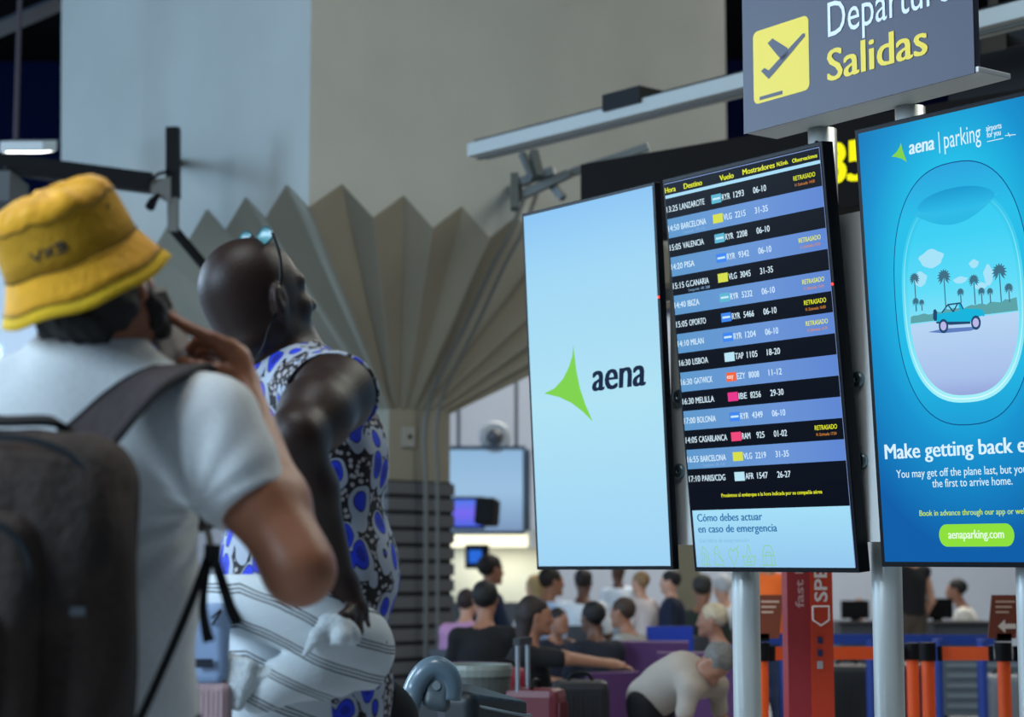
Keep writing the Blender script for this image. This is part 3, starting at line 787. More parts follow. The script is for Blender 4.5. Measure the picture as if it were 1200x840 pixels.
# dark check-in sign with yellow numbers
M_brown = mat('sign_brown', '#100c0a', rough=.7, spec=.08)
B0 = V(.336, 9.305, 2.79); bd = nrm(V(.766, -.643, 0)); bb = np.cross((0, 0, 1), bd); bb = bb if bb[1] > 0 else -bb
cs = thing('desk_number_sign', 'long dark hanging sign with yellow lit digits behind the screens', 'sign')
cs.matrix_world = Matrix(((bd[0], bb[0], 0, B0[0]), (bd[1], bb[1], 0, B0[1]), (0, 0, 1, B0[2]), (0, 0, 0, 1)))
MB().bbox((0, 0, 0), (3.4, .2, .40), .006).build('sign_box', M_brown, cs)
def BU(px, py):
    o = V(0, 0, CZ); d = W(px, py, 1.) - o; t = (B0 - o).dot(bb) / d.dot(bb); q = o + d * t - B0
    return np.array([q.dot(bd), q[2]])
a = BU(967, 217); Flat(-.004).text('85', a[0], a[1], .215, .185, .045).build('yellow_digits', lit('sign_digit', '#f2ee10', 1.1), cs)
a = BU(750, 264); Flat(-.004).text('8', a[0], a[1], .10, .185, .045).build('yellow_digits', lit('sign_digit', '#f2ee10', 1.1), cs)
for s_ in (1.7, 2.5): MB().tube([(s_, .1, .4), (s_, .1, 8.2 - B0[2])], .012, 6).build('hanger', M_dark, cs)
# truss bracket by the end of it
tb = thing('truss_bracket', 'grey angled steel truss bracket above the left tall screen', 'bracket')
for (x0, y0, x1, y1, t_) in ((605, 232, 668, 203, .05), (603, 205, 603, 245, .05), (625, 178, 632, 208, .05), (612, 180, 625, 210, .035), (605, 215, 650, 200, .05), (640, 208, 660, 232, .04), (668, 203, 760, 172, .045)):
    MB().bar(W(x0, y0, 11.5), W(x1, y1, 11.4), t_, t_).build('strut', mat('truss_grey', '#4c5252', rough=.5, metal=.3), tb)
MB().bar(W(606, 222, 11.5), W(600, 222, 14.35), .06, .06).build('wall_arm', M_cond, tb)
# left: black boom with bracket and lamp
bm_ = thing('lighting_boom', 'black horizontal lighting boom with a grey bracket, above the yellow hat', 'boom')
MB().bar(W(-60, 184, 12.9), W(178, 215, 13.0), .13, .13).build('boom', M_dark, bm_)
MB().bar(W(203, 150, 13.0), W(203, 232, 13.0), .09, .09, (0, 1, 0)).build('post', M_dark, bm_)
MB().bar(W(203, 190, 13.0), W(203, 190, 14.5), .06, .06).build('wall_arm', M_dark, bm_)
MB().bar(W(203, 225, 13.0), W(203, 272, 13.0), .07, .07, (0, 1, 0)).build('lower_post', M_cond, bm_)
q = [W(170, 212, 12.95), W(200, 207, 12.95), W(200, 238, 12.95), W(166, 219, 12.95)]
MB().add([v for v in q] + [v + V(0, .1, 0) for v in q], [(0, 1, 2, 3), (7, 6, 5, 4), (0, 4, 5, 1), (1, 5, 6, 2), (2, 6, 7, 3), (3, 7, 4, 0)]).build('bracket_plate', M_cond, bm_)
MB().bar(W(203, 268, 13.0), W(240, 312, 13.2), .05, .05).build('stay', M_dark, bm_)
MB().tube([W(175, 213, 12.9), W(185, 204, 12.9), W(200, 200, 12.9)], .012, 6).build('cable', M_dark, bm_)
MB().tube([W(186, 228, 12.9), W(179, 236, 12.85), W(176, 242, 12.8)], [.015, .03, .035], 10).build('spotlight', M_dark, bm_)
lp = thing('square_lamp', 'bright white square lamp hanging at the upper left edge', 'lamp')
q = [W(6, 177, 14), W(22, 169, 14.6), W(56, 172, 14.6), W(50, 186, 14.0)]
zl = q[0][2]; q = [V(v[0], v[1], 0) for v in q]
c_ = sum(q) / 4; zc = W(31, 177, 14.3)[2]
q = [c_ + V(-.16, -.22, 0), c_ + V(.16, -.22, 0), c_ + V(.16, .22, 0), c_ + V(-.16, .22, 0)]
tilt_ = lambda v: V(v[0], v[1], zc + (v[1] - c_[1]) * .25)
MB().add([tilt_(v) for v in q] + [tilt_(v) + V(0, 0, .08) for v in q], [(0, 1, 2, 3), (7, 6, 5, 4), (0, 4, 5, 1), (1, 5, 6, 2), (2, 6, 7, 3), (3, 7, 4, 0)]).build('housing', M_white, lp)
MB().add([tilt_(c_ + (v - c_) * .9) - V(0, 0, .006) for v in q], [(0, 1, 2, 3)]).build('diffuser', mat('lamp_white', '#ffffff', emit=(1, 1, 1), es=6), lp)
MB().tube([V(c_[0] - .1, c_[1], zc + .06), V(c_[0] - .1, c_[1], 8.2)], .02, 6).build('suspension_rod', mat('mauve_rod', '#3a3038'), lp)
bx_ = thing('hanging_box', 'grey box hanging under the boom at the left edge', 'box')
MB().bbox(tuple(W(-20, 232, 12.6) + V(-.2, 0, -.02)), tuple(W(26, 210, 12.9) + V(0, .2, .0)), .01).build('case', mat('box_dull', '#55585a', rough=.6), bx_)
MB().tube([W(8, 211, 12.8), W(8, 195, 12.8)], .02, 6).build('hanger', M_dark, bx_)
rb_ = thing('roof_beam', 'pale slanting roof beam in the top left corner', 'beam')
MB().bar(W(-40, 50, 16), W(64, 6, 17), .14, .12).build('beam', mat('beam_grey', '#4d5866', rough=.6), rb_)
rb2 = thing('roof_girder', 'dark roof girder behind the overhead sign at the upper right', 'beam')
MB().bar(W(1120, 100, 9.2), W(1290, 66, 8.6), .12, .22).build('lower_chord', M_dark, rb2)
MB().bar(W(1110, 62, 9.6), W(1290, 20, 9.0), .1, .12).build('upper_chord', M_dark, rb2)
MB().bar(W(1165, 45, 9.4), W(1165, 92, 9.1), .12, .12).build('web_post', M_dark, rb2)
MB().bar(W(1165, 45, 9.4), W(1165, 45, 9.4) + V(0, 0, 4.4), .04, .04).build('hanger', M_dark, rb2)
#@@MORE
# ================================================================== PEOPLE (nearest two)
def frame(f, up):
    f = nrm(f); r = nrm(np.cross(f, up)); u = np.cross(r, f)
    return np.stack([r, f, u], 1)         # columns: right, forward, up
def skin(name, col, var=.06, rough=.45, sss=.08, spec=.5):
    return mat(name, col, rough=rough, var=var, vscale=14, bump=.12, bscale=220, sss=sss, spec=spec)
def head_sdf(s, c, R, k=1., face=True):
    L = lambda x, y, z: c + R @ (V(x, y, z) * k)
    s.ell(L(0, -.012, .032), V(.077, .098, .088) * k, R, .02)
    s.ell(L(0, .025, -.03), V(.062, .072, .085) * k, R, .03)
    for a in (-1, 1):
        s.cap(L(a * .048, -.012, -.055), L(a * .016, .068, -.098), .022 * k, .017 * k, .03)
        s.cap(L(a * .012, .082, .024), L(a * .045, .066, .022), .013 * k, .012 * k, .02)
        s.ell(L(a * .036, .062, -.025), V(.024, .022, .022) * k, R, .02)
        s.ell(L(a * .031, .096, .004), V(.017, .013, .011) * k, R, .012, 'sub')
        s.ell(L(a * .031, .076, .004), V(.0125, .0125, .0125) * k, R, .004)
        s.ell(L(a * .080, -.008, -.004), V(.010, .020, .032) * k, R @ np.array([[math.cos(a * .45), -math.sin(a * .45), 0], [math.sin(a * .45), math.cos(a * .45), 0], [0, 0, 1]]), .008)
        s.ell(L(a * .091, -.002, .002), V(.006, .011, .020) * k, R, .004, 'sub')
    s.cap(L(0, .088, .008), L(0, .112, -.030), .009 * k, .013 * k, .012)
    s.ell(L(0, .100, -.034), V(.018, .014, .009) * k, R, .008)
    s.cap(L(-.020, .084, -.058), L(.020, .084, -.058), .008 * k, k=.008)
    s.cap(L(-.017, .083, -.071), L(.017, .083, -.071), .009 * k, k=.008)
    s.ell(L(0, .097, -.0645), V(.022, .008, .002) * k, R, .003, 'sub')
    s.ell(L(0, .078, -.098), V(.022, .018, .018) * k, R, .02)
def finger(s, pts, r0, r1):
    n = len(pts)
    s.chain(pts, [r0 + (r1 - r0) * i / (n - 1) for i in range(n)], .004)

# ---------------------------------------------------------------- person with the yellow hat
Yh = 2.9
A = thing('person', 'person in yellow bucket hat and pale grey T-shirt holding up a phone, seen from behind', 'person', (-.62, 2.95, 0))
def putp(o, root):             # parent a world-space mesh to a root that is not at the origin
    o.parent = root; o.matrix_parent_inverse = root.matrix_world.inverted(); return o
def root_at(root, loc): root.location = loc; root.matrix_world = Matrix.Translation(loc)
root_at(A, (-.62, 2.95, 0))
ax = nrm(V(-.35, -.36, .86))
hat_c = W(84, 301, Yh)
fw = V(.30, .90, .3); Rh = frame(fw, ax); Rh = np.stack([nrm(np.cross(nrm(fw - ax * ax.dot(fw)), ax)), nrm(fw - ax * ax.dot(fw)), ax], 1)
hc = hat_c - ax * .055 + V(.012, .01, 0)
K = 1.0
neck_b = W(100, 425, 2.95); shR = W(246, 505, 2.90); shL = W(-70, 500, 3.02)
elb = W(350, 668, 2.84); wri = W(284, 450, 3.02)
pel = W(92, 830, 2.98); waist = W(92, 700, 2.96); chest = W(92, 560, 2.97)
body = Sdf()
head_sdf(body, hc, Rh, K)
body.cap(hc + Rh @ V(0, -.02, -.04), neck_b, .058, .066, .03)
acr = lambda s, g=0: (s.ell(chest, V(.175 + g, .115 + g, .20), None, .05), s.ell(waist, V(.165 + g, .112 + g, .19), None, .05),
                      s.ell(pel, V(.17 + g, .12 + g, .16), None, .05),
                      s.cap(shL, shR, .062 + g, .062 + g, .05), s.cap(neck_b, (shL + shR) / 2 + V(0, .0, .0), .07 + g, .09 + g, .05))
acr(body)
for sg, sh_ in ((1, shR), (-1, shL)): body.cap(neck_b + V(0, .01, -.01), sh_, .045, .05, .05)
upm = shR + (elb - shR) * .5
body.chain([shR, upm + V(0, 0, 0), elb], [.062, .050, .043], .03)
body.ell(elb + V(.0, .02, -.0), (.046, .046, .046), None, .03)
f1 = elb + (wri - elb) * .35
body.chain([elb, f1, wri], [.045, .043, .026], .03)
elL = shL + V(-.10, .02, -.30); wrL = elL + V(.12, .2, -.12)
body.chain([shL, elL, wrL], [.06, .043, .028], .03)
# right hand holding the phone
wp = wri
Yk = 3.02
palm_k = W(262, 408, Yk); 
body.cap(wp, W(278, 422, Yk), .024, .022, .015)
body.cap(W(279, 428, Yk), W(258, 406, Yk - .01), .019, .013, .012)
body.cap(W(277, 430, Yk + .02), W(262, 416, Yk + .035), .017, .013, .012)
body.cap(W(278, 414, Yk), W(270, 405, Yk + .02), .014, .013, .012)
finger(body, [W(272, 407, Yk - .01), W(247, 396, Yk - .02), W(221, 384, Yk - .015), W(206, 375, Yk - .01), W(201, 370, Yk - .008)], .0125, .007)
finger(body, [W(270, 410, Yk + .01), W(250, 404, Yk + .01), W(232, 400, Yk + .012), W(224, 408, Yk + .016), W(226, 414, Yk + .02)], .0115, .0075)
finger(body, [W(270, 416, Yk + .03), W(252, 413, Yk + .035), W(236, 411, Yk + .035), W(229, 417, Yk + .035), W(233, 422, Yk + .03)], .0108, .007)
finger(body, [W(270, 422, Yk + .045), W(255, 421, Yk + .052), W(242, 421, Yk + .052), W(238, 425, Yk + .045)], .0095, .0065)
finger(body, [W(276, 440, Yk - .01), W(255, 434, Yk - .022), W(236, 431, Yk - .024), W(222, 427, Yk - .02), W(213, 423, Yk - .014)], .0150, .0085)
# left hand, curled by the body
for i_ in range(4): finger(body, [wrL + V(.01 * i_, .0, -.0), wrL + V(.05, .05 + .0, -.02 - .018 * i_), wrL + V(.085, .06, -.03 - .018 * i_), wrL + V(.09, .03, -.035 - .018 * i_)], .011, .008)
finger(body, [wrL, wrL + V(.02, .04, .03), wrL + V(.05, .06, .03)], .013, .009)
body.cap(wrL, wrL + V(.045, .04, -.03), .026, .03, .015)
for sg in (-1, 1):
    hip = pel + V(.09 * sg, 0, -.08); kn = V(hip[0] + .01 * sg, 2.97, .50); an = V(hip[0], 3.0, .09)
    body.chain([hip, kn, an], [.085, .055, .04], .03); body.cap(an + V(0, -.03, -.05), an + V(0, .14, -.055), .035, .03, .02)
putp(body.build('body', skin('tan_skin', '#9b6245', sss=.05), .0048), A)
# T-shirt
sh = Sdf(); acr(sh, .014)
for sg, s_ in ((1, shR), (-1, shL)): sh.cap(neck_b + V(0, .01, -.015), s_, .058, .066, .05)
hemc = W(294, 594, 2.87); hemd = nrm(elb - shR)
sh.chain([shR, shR + (hemc - shR) * .5, hemc + hemd * .06], [.077, .074, .066], .035)
sh.chain([shL, elL - (elL - shL) * .2], [.077, .066], .035)
sh.cap(neck_b + V(0, .01, -.01), neck_b + V(0, .02, .12), .066, .075, .008, 'sub')
def tee_fold(P, d):
    q = waves(P, .010, 9, 3, (1.2, 1, .8)) + waves(P, .004, 24, 5, (1, 1, .45))
    # drag lines radiating from the armpit
    ap = W(238, 600, 2.9).astype(np.float32); v = P - ap; r_ = np.linalg.norm(v, axis=-1); an = np.arctan2(v[..., 2], v[..., 0])
    return d + q + .004 * np.sin(an * 13 + r_ * 9) * np.exp(-r_ / .13)
sh.fn(tee_fold)
def sleeve_cut(P, d):          # cut right sleeve at its hem, left one too
    far = (P - hemc.astype(np.float32)) @ hemd.astype(np.float32)
    nearR = np.linalg.norm(P - elb.astype(np.float32), axis=-1) < .26
    rr_ = (P - shR.astype(np.float32)); lat = np.linalg.norm(rr_ - (rr_ @ hemd.astype(np.float32))[..., None] * hemd.astype(np.float32), axis=-1)
    d = np.where((lat < .12) & (P[..., 0] > shR[0] - .05), np.maximum(d, far), d)
    return np.maximum(d, .80 - P[..., 2])
sh.fn(sleeve_cut)
M_tee = mat('heather_tee', '#d2d5d4', rough=.9, var=.07, vscale=160, bump=.25, bscale=300, sheen=.2)
putp(sh.build('t_shirt', M_tee, .0055), A)
# sleeve and collar seams
n_ = 28; e1 = nrm(np.cross(hemd, (0, 1, 0))); e2 = np.cross(hemd, e1)
# trousers
tr_ = Sdf(); tr_.ell(pel + V(0, 0, -.03), (.185, .135, .15), None, .05)
for sg in (-1, 1):
    hip = pel + V(.09 * sg, 0, -.08); kn = V(hip[0] + .01 * sg, 2.97, .50); an = V(hip[0], 3.0, .10)
    tr_.chain([hip, kn, an], [.105, .075, .065], .03)
tr_.plane(V(0, 0, .11), (0, 0, -1)).plane(V(0, 0, .99), (0, 0, 1))
putp(tr_.build('trousers', mat('dark_trousers', '#1b1e26', rough=.9), .012), A)
for sg in (-1, 1):
    q = V(pel[0] + .09 * sg, 3.0, 0); z = Sdf().cap(q + V(0, -.06, .045), q + V(0, .14, .04), .05, .045, .02).plane(V(0, 0, .0), (0, 0, -1)); z.cap(q + V(0, 0, .06), q + V(0, 0, .1), .05)
    putp(z.build('shoe', mat('shoe_black', '#15161a', rough=.6), .01), A)
# hair: curls showing below the brim, and the beard along the jaw
hr = Sdf()
L_ = lambda x, y, z: hc + Rh @ V(x, y, z)
hr.ell(L_(0, -.018, .03), (.086, .104, .090), Rh, .02)
hr.ell(L_(0, -.05, -.02), (.078, .066, .055), Rh, .03)
hr.ell(L_(0, .10, -.02), (.075, .075, .115), Rh, .01, 'sub')
hr.plane(hat_c - ax * .012, ax)
hr.fn(lambda P, d: d + waves(P, .006, 95, 9) + waves(P, .008, 45, 4))
hr.plane(hat_c - ax * .045, ax)
putp(hr.build('hair', mat('hair_dark', '#15110f', rough=.7, var=.4, vscale=90, bump=.5, bscale=200), .004), A)
bd_ = Sdf()
for a in (-1, 1): bd_.chain([L_(a * .074, .005, -.015), L_(a * .066, .015, -.065), L_(a * .03, .072, -.105)], [.012, .020, .021], .02)
bd_.cap(L_(-.02, .08, -.10), L_(.02, .08, -.10), .023)
bd_.fn(lambda P, d: d + waves(P, .003, 120, 2))
putp(bd_.build('beard', MATS['hair_dark'], .004), A)

# ---- bucket hat
hat = thing('bucket_hat', 'yellow cotton bucket hat with a dark stitched mark, on the head nearest the left edge', 'hat')
root_at(hat, tuple(hat_c))
wp_ = lambda r, h, t: (r * (1 + .018 * math.sin(2 * t + 1) + .010 * math.sin(5 * t)), h + (.0025 * math.sin(3 * t + .5) + .002 * math.sin(7 * t)) * (r / .13) ** 2 + (.0025 * math.sin(9 * t + 14 * r) + .002 * math.sin(17 * t) if h > .06 else 0))
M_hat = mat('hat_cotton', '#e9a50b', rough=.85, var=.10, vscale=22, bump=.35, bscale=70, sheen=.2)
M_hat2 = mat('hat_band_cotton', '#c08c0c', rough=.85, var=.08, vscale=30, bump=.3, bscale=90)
M_hat3 = mat('hat_brim_edge', '#e2b414', rough=.85, var=.1, vscale=30, bump=.3, bscale=120)
M_st = mat('hat_stitch', '#4d4417', rough=.9)
def hatpart(name, prof, m, n=72, th=.003):
    full = prof + [(r - th if r > .02 else r, h - th * .7) for r, h in prof[::-1]]
    o = MB().lathe(full, hat_c, ax, n, fwd=Rh[:, 1], warp=wp_).build(name, m, None, smooth=True); return putp(o, hat)
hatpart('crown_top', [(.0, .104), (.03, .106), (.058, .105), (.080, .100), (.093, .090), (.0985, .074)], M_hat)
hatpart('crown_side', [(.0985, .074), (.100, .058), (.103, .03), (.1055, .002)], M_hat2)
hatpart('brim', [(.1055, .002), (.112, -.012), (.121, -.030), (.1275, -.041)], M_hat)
hatpart('brim_edge', [(.1275, -.041), (.133, -.050), (.1375, -.0585)], M_hat3)
for r, h in ((.0990, .0745), (.1065, .003), (.1285, -.041)):
    pts = []
    for k in range(73):
        t = 2 * PI * k / 72; rr_, hh = wp_(r + .0008, h, t); x_ = nrm(np.cross(Rh[:, 1], ax)); y_ = np.cross(ax, x_)
        pts.append(hat_c + ax * hh + rr_ * (math.cos(t) * x_ + math.sin(t) * y_))
    putp(MB().tube(pts, .0009, 5).build('seam', M_st, None), hat)
# stitched mark wrapped on the crown side
def on_crown(u, h):            # u arc length from the rear centre line
    x_ = nrm(np.cross(Rh[:, 1], ax)); y_ = np.cross(ax, x_)
    v = hat_mark - hat_c; t0 = math.atan2(v.dot(y_), v.dot(x_))
    t = t0 + u / .098; rr_, _ = wp_(.0985 + .0335 * .1, h, t); rr_ = (.0985 + (.074 - h) / .072 * .007) * (1 + .018 * math.sin(2 * t + 1) + .010 * math.sin(5 * t)) + .0012
    return hat_c + ax * h + rr_ * (math.cos(t) * x_ + math.sin(t) * y_)
hat_mark = W(66, 305, Yh - .09)
lm = MB()
sgn = 1 if (on_crown(.02, .03) - on_crown(0, .03))[0] > 0 else -1
segs = [((-.031, .011), (-.023, 0)), ((-.023, 0), (-.014, .011)), ((-.010, .011), (.004, 0)), ((-.010, 0), (.004, .011)), ((.008, .011), (.022, .011)), ((.010, .0058), (.022, .0058)), ((.008, 0), (.022, 0)), ((.0225, 0), (.0225, .011))]
for (a, b) in segs:
    p0, p1 = on_crown(sgn * a[0], .026 + a[1] * 1.2), on_crown(sgn * b[0], .026 + b[1] * 1.2)
    lm.bar(p0, p1, .0030, .0016, up=nrm(p0 - hat_c))
putp(lm.build('stitched_lettering', mat('stitch_navy', '#16202c', rough=.8), None), hat)
e_ = on_crown(sgn * .112, .058); putp(MB().lathe([(.0015, .0005), (.003, .001), (.004, .0)], e_, nrm(e_ - hat_c - ax * .05), 10).build('eyelet', mat('eyelet_dark', '#2b2712', metal=.5), None), hat)

# ---- phone
ph = thing('mobile_phone', 'pale mobile phone held up at the cheek under the yellow hat', 'phone')
a_ = W(177, 350, 3.0); b_ = W(214, 432, 3.0)
pu = nrm(a_ - b_); pn = nrm(V(.75, -.55, .25) - pu * pu.dot(V(.75, -.55, .25))); pw = np.cross(pu, pn)
pc = (a_ + b_) / 2 + V(0, .02, 0); Rp = np.stack([pw, pn, pu], 1)
root_at(ph, tuple(pc)); hl = np.linalg.norm(a_ - b_) / 2 + .018
PM = lambda v: pc + Rp @ v
putp(MB().box((-.036, -.004, -hl), (.036, .004, hl), PM).build('case', mat('phone_case', '#a49d98', rough=.3, coat=.4), None), ph)
putp(MB().box((-.034, -.0055, -hl + .004), (.034, -.004, hl - .004), PM).build('screen_glass', mat('phone_glass', '#7d7a7c', rough=.15), None), ph)
putp(MB().box((.006, .004, hl - .036), (.03, .0065, hl - .008), PM).build('camera_bump', M_dark, None), ph)

# ---- backpack
bp = thing('backpack', 'dark brown-grey backpack with a broad shoulder strap, worn over the grey T-shirt', 'backpack')
bc = V(W(155, 600, 2.68)[0] - .165, 2.70, 1.145); root_at(bp, tuple(bc))
M_bp = mat('backpack_fabric', '#33261f', rough=.8, var=.45, vscale=11, bump=.5, bscale=60)
M_bk = mat('webbing_black', '#08090c', rough=.7)
sb_ = Sdf(); sb_.box(bc, (.165, .085, .25), None, .075, .03); sb_.ell(bc + V(.03, -.05, .10), (.12, .06, .12), None, .04)
def bp_fold(P, d): return d + waves(P, .011, 13, 21, (1, 1, .8)) + waves(P, .006, 34, 8, (1, 1, .6))
sb_.fn(bp_fold); sb_.fn(lambda P, d: np.maximum(d, 0) if False else d)
putp(sb_.build('pack_body', M_bp, .006), bp)
fp = Sdf(); fp.box(bc + V(-.05, -.085, -.05), (.115, .05, .19), None, .045, .02); fp.fn(lambda P, d: d + waves(P, .009, 18, 33, (1, 1, .7)) + waves(P, .004, 45, 3))
putp(fp.build('front_pocket', M_bp, .006), bp)
lp_ = Sdf(); lp_.box(bc + V(-.075, -.125, -.11), (.09, .03, .12), None, .028, .02); lp_.fn(lambda P, d: d + waves(P, .007, 20, 13, (1, 1, .7)) + waves(P, .004, 45, 6))
putp(lp_.build('lower_pocket', M_bp, .006), bp)
def arch(cx_, cz_, w, h, y, nm):
    pts = [bc + V(cx_ + w * math.cos(t), y + .012 * abs(math.cos(t)) ** 3, cz_ + h * math.sin(t)) for t in np.linspace(-.35, PI + .35, 26)]
    putp(MB().ribbon(pts, .010, .004, [(0, -1, 0)]).build(nm, mat('zip_teal_black', '#101c22', rough=.5), None), bp)
arch(-.05, .055, .098, .075, -.134, 'zip'); arch(-.075, -.065, .075, .062, -.156, 'zip')
arch(.0, .16, .125, .075, -.088, 'zip')
# haul loop
pts = smooth_pts([bc + V(-.10, .02, .245), bc + V(-.07, -.01, .262), bc + V(-.01, -.02, .262), bc + V(.05, -.01, .262), bc + V(.07, .02, .24)])
putp(MB().ribbon(pts, .028, .01, [(0, -.4, 1)]).build('haul_loop', M_bk, None), bp)
# shoulder strap (right) and its webbing
st = [W(92, 527, 2.76), W(112, 508, 2.775), W(145, 474, 2.80), W(178, 447, 2.83), W(205, 434, 2.88), W(222, 432, 2.95), W(232, 445, 3.03), W(236, 490, 3.075), W(236, 560, 3.08), W(238, 620, 3.04)]
stn = [(-.15, -1, .4), (-.15, -1, .5), (-.15, -.9, .7), (-.1, -.6, .9), (0, -.3, 1), (0, .3, 1), (.1, .8, .6), (.1, 1, .1), (.1, 1, 0), (.3, 1, 0)]
sp_ = smooth_pts(st, 5); nn_ = smooth_pts(stn, 5)
putp(MB().ribbon(sp_, [.085 - .02 * min(1, i / 20) for i in range(len(sp_))], .014, nn_).build('shoulder_strap', mat('strap_brown', '#3a3133', rough=.8, var=.15, vscale=20, bump=.4, bscale=90), None, smooth=False), bp)
w_ = np.array([nrm(np.cross(nrm(sp_[min(i + 1, len(sp_) - 1)] - sp_[max(i - 1, 0)]), nn_[i])) for i in range(len(sp_))])
for sg in (-1, 1):
    putp(MB().tube([sp_[i] + w_[i] * sg * (.0415 - .01 * min(1, i / 20)) + nrm(nn_[i]) * .004 for i in range(len(sp_))], .0045, 6).build('strap_piping', M_bk, None), bp)
lw_ = smooth_pts([W(243, 620, 3.02), W(246, 640, 2.93), W(238, 668, 2.86), W(218, 720, 2.83), W(190, 785, 2.80), W(160, 850, 2.77), W(130, 900, 2.75)], 5)
putp(MB().ribbon(lw_, .013, .003, [(.5, -1, .2)]).build('webbing_strap', M_bk, None), bp)
for q_ in ([(250, 640, 2.9), (241, 680, 2.87), (238, 712, 2.86), (241, 735, 2.86), (245, 752, 2.86)], [(250, 640, 2.9), (256, 668, 2.87), (263, 690, 2.86), (270, 712, 2.86), (279, 731, 2.86)]):
    p_s = smooth_pts([W(*v) for v in q_], 4); wd = [.008 + .010 * (i / len(p_s)) ** (1 if q_[2][0] == 238 else .3) for i in range(len(p_s))]
    putp(MB().ribbon(p_s, wd, .003, [(.1, -1, .1)]).build('strap_end', M_bk, None), bp)
putp(MB().box((-.012, -.005, -.018), (.012, .005, .018), lambda v: W(249, 652, 2.885) + v).build('buckle', M_bk, None), bp)
putp(MB().box((-.010, -.003, -.006), (.010, .003, .006), lambda v: bc + V(.11, -.098, -.0) + v).build('label_patch', mat('patch_grey', '#3d4247', rough=.6), None), bp)

# ---------------------------------------------------------------- person in the printed shirt
Yb = 3.9
B = thing('person', 'bald person in a blue and white printed sleeveless shirt, looking up at the screens', 'person')
root_at(B, (-.43, 3.95, 0))
Fb = nrm(V(.87, .5, 0)); Rb = nrm(np.cross(Fb, (0, 0, 1))); Ub = V(0, 0, 1); RB = np.stack([Rb, Fb, Ub], 1)
pel = W(345, 745, 3.98)
Q = lambda b, a, c: pel + Rb * b + Fb * a + Ub * c
hB = W(302, 354, 3.9)
FhB = nrm(V(math.sin(.84) * .95, math.cos(.84) * .95, .30)); RhB = frame(FhB, V(0, 0, 1))
lean = .03                      # shoulders sit a little forward of the pelvis
shRb = W(392, 462, 3.76); shLb = W(310, 455, 4.14); ncB = W(322, 425, 3.97)
elB = W(347, 512, 3.56); wrB = W(398, 685, 3.70)
bb_ = Sdf()
KB = 1.13
head_sdf(bb_, hB, RhB, KB)
bb_.cap(hB + RhB @ V(0, -.03, -.03), ncB + V(0.0, 0, .0), .070, .078, .04)
bb_.ell(hB + RhB @ V(0, -.06, -.075), (.062, .045, .03), RhB, .03)        # fold at the back of the neck
def torso(s, g=0.):
    s.ell(Q(0, -.02, 0), V(.185 + g, .15 + g, .15), RB, .06)
    s.ell(Q(0, .02, .14), V(.175 + g, .15 + g, .17), RB, .06)
    s.ell(Q(0, .025, .34), V(.185 + g, .135 + g, .21), RB, .06)
    s.cap(shLb, shRb, .062 + g, .062 + g, .06)
    s.cap(ncB, (shLb + shRb) / 2, .075 + g, .09 + g, .06)
    for q in (shRb, shLb): s.cap(ncB + V(0, 0, -.02), q, .05 + g, .05 + g, .05)
torso(bb_)
bb_.chain([shRb, shRb + (elB - shRb) * .5 + V(0, -.01, .0), elB], [.078, .068, .052], .03)
bb_.chain([elB, elB + (wrB - elB) * .35, wrB], [.049, .048, .031], .025)
elLb = shLb + V(-.02, .12, -.28); wrLb = elLb + V(.18, .03, -.16)
bb_.chain([shLb, elLb, wrLb], [.07, .047, .031], .03)
# right hand gripping the knot
kh = W(414, 712, 3.70)
bb_.cap(wrB, kh, .030, .029, .02); bb_.cap(wrB + V(.01, 0, 0), W(408, 722, 3.70), .026, .024, .015)
for i_, (k1, k2, k3) in enumerate((((424, 716, 3.70), (427, 734, 3.69), (420, 748, 3.69)), ((417, 722, 3.68), (419, 740, 3.67), (411, 751, 3.68)), ((410, 724, 3.66), (408, 741, 3.655), (401, 750, 3.665)), ((402, 722, 3.645), (398, 737, 3.64), (392, 744, 3.655)))):
    finger(bb_, [kh + V(0, -.008 * i_, -.0), W(*k1), W(*k2), W(*k3)], .0145 - .001 * i_, .0105)
finger(bb_, [wrB + V(0, .02, -.02), W(418, 706, 3.74), W(427, 722, 3.75), W(425, 738, 3.74)], .016, .011)
for i_ in range(4): finger(bb_, [wrLb, wrLb + V(.06, .0, -.02 - .02 * i_), wrLb + V(.09, -.02, -.03 - .02 * i_), wrLb + V(.08, -.05, -.03 - .02 * i_)], .013, .009)
finger(bb_, [wrLb, wrLb + V(.02, -.04, .02), wrLb + V(.05, -.05, .02)], .014, .010)
bb_.cap(wrLb, wrLb + V(.055, -.01, -.03), .03, .032, .015)
for sg in (-1, 1):
    hip = Q(.095 * sg, 0, -.08); kn = V(hip[0] + .02, hip[1], .50); an = V(hip[0], hip[1], .09)
    bb_.chain([hip, kn, an], [.10, .062, .045], .03); bb_.cap(an + V(0, 0, -.05) - Fb * .03, an + V(0, 0, -.055) + Fb * .15, .037, .032, .02)
M_bs = skin('deep_skin', '#26140d', rough=.48, sss=.0, spec=.38)
putp(bb_.build('body', M_bs, .005), B)
for a in (-1, 1):
    q = hB + RhB @ (V(a * .031, .0795, .004) * KB)
    putp(MB().lathe([(0, .0105), (.006, .0085), (.0095, .004), (.0105, 0)], q, RhB[:, 1], 16).build('eye', mat('eye_white', '#c9c4bb', rough=.2), None, smooth=True), B)
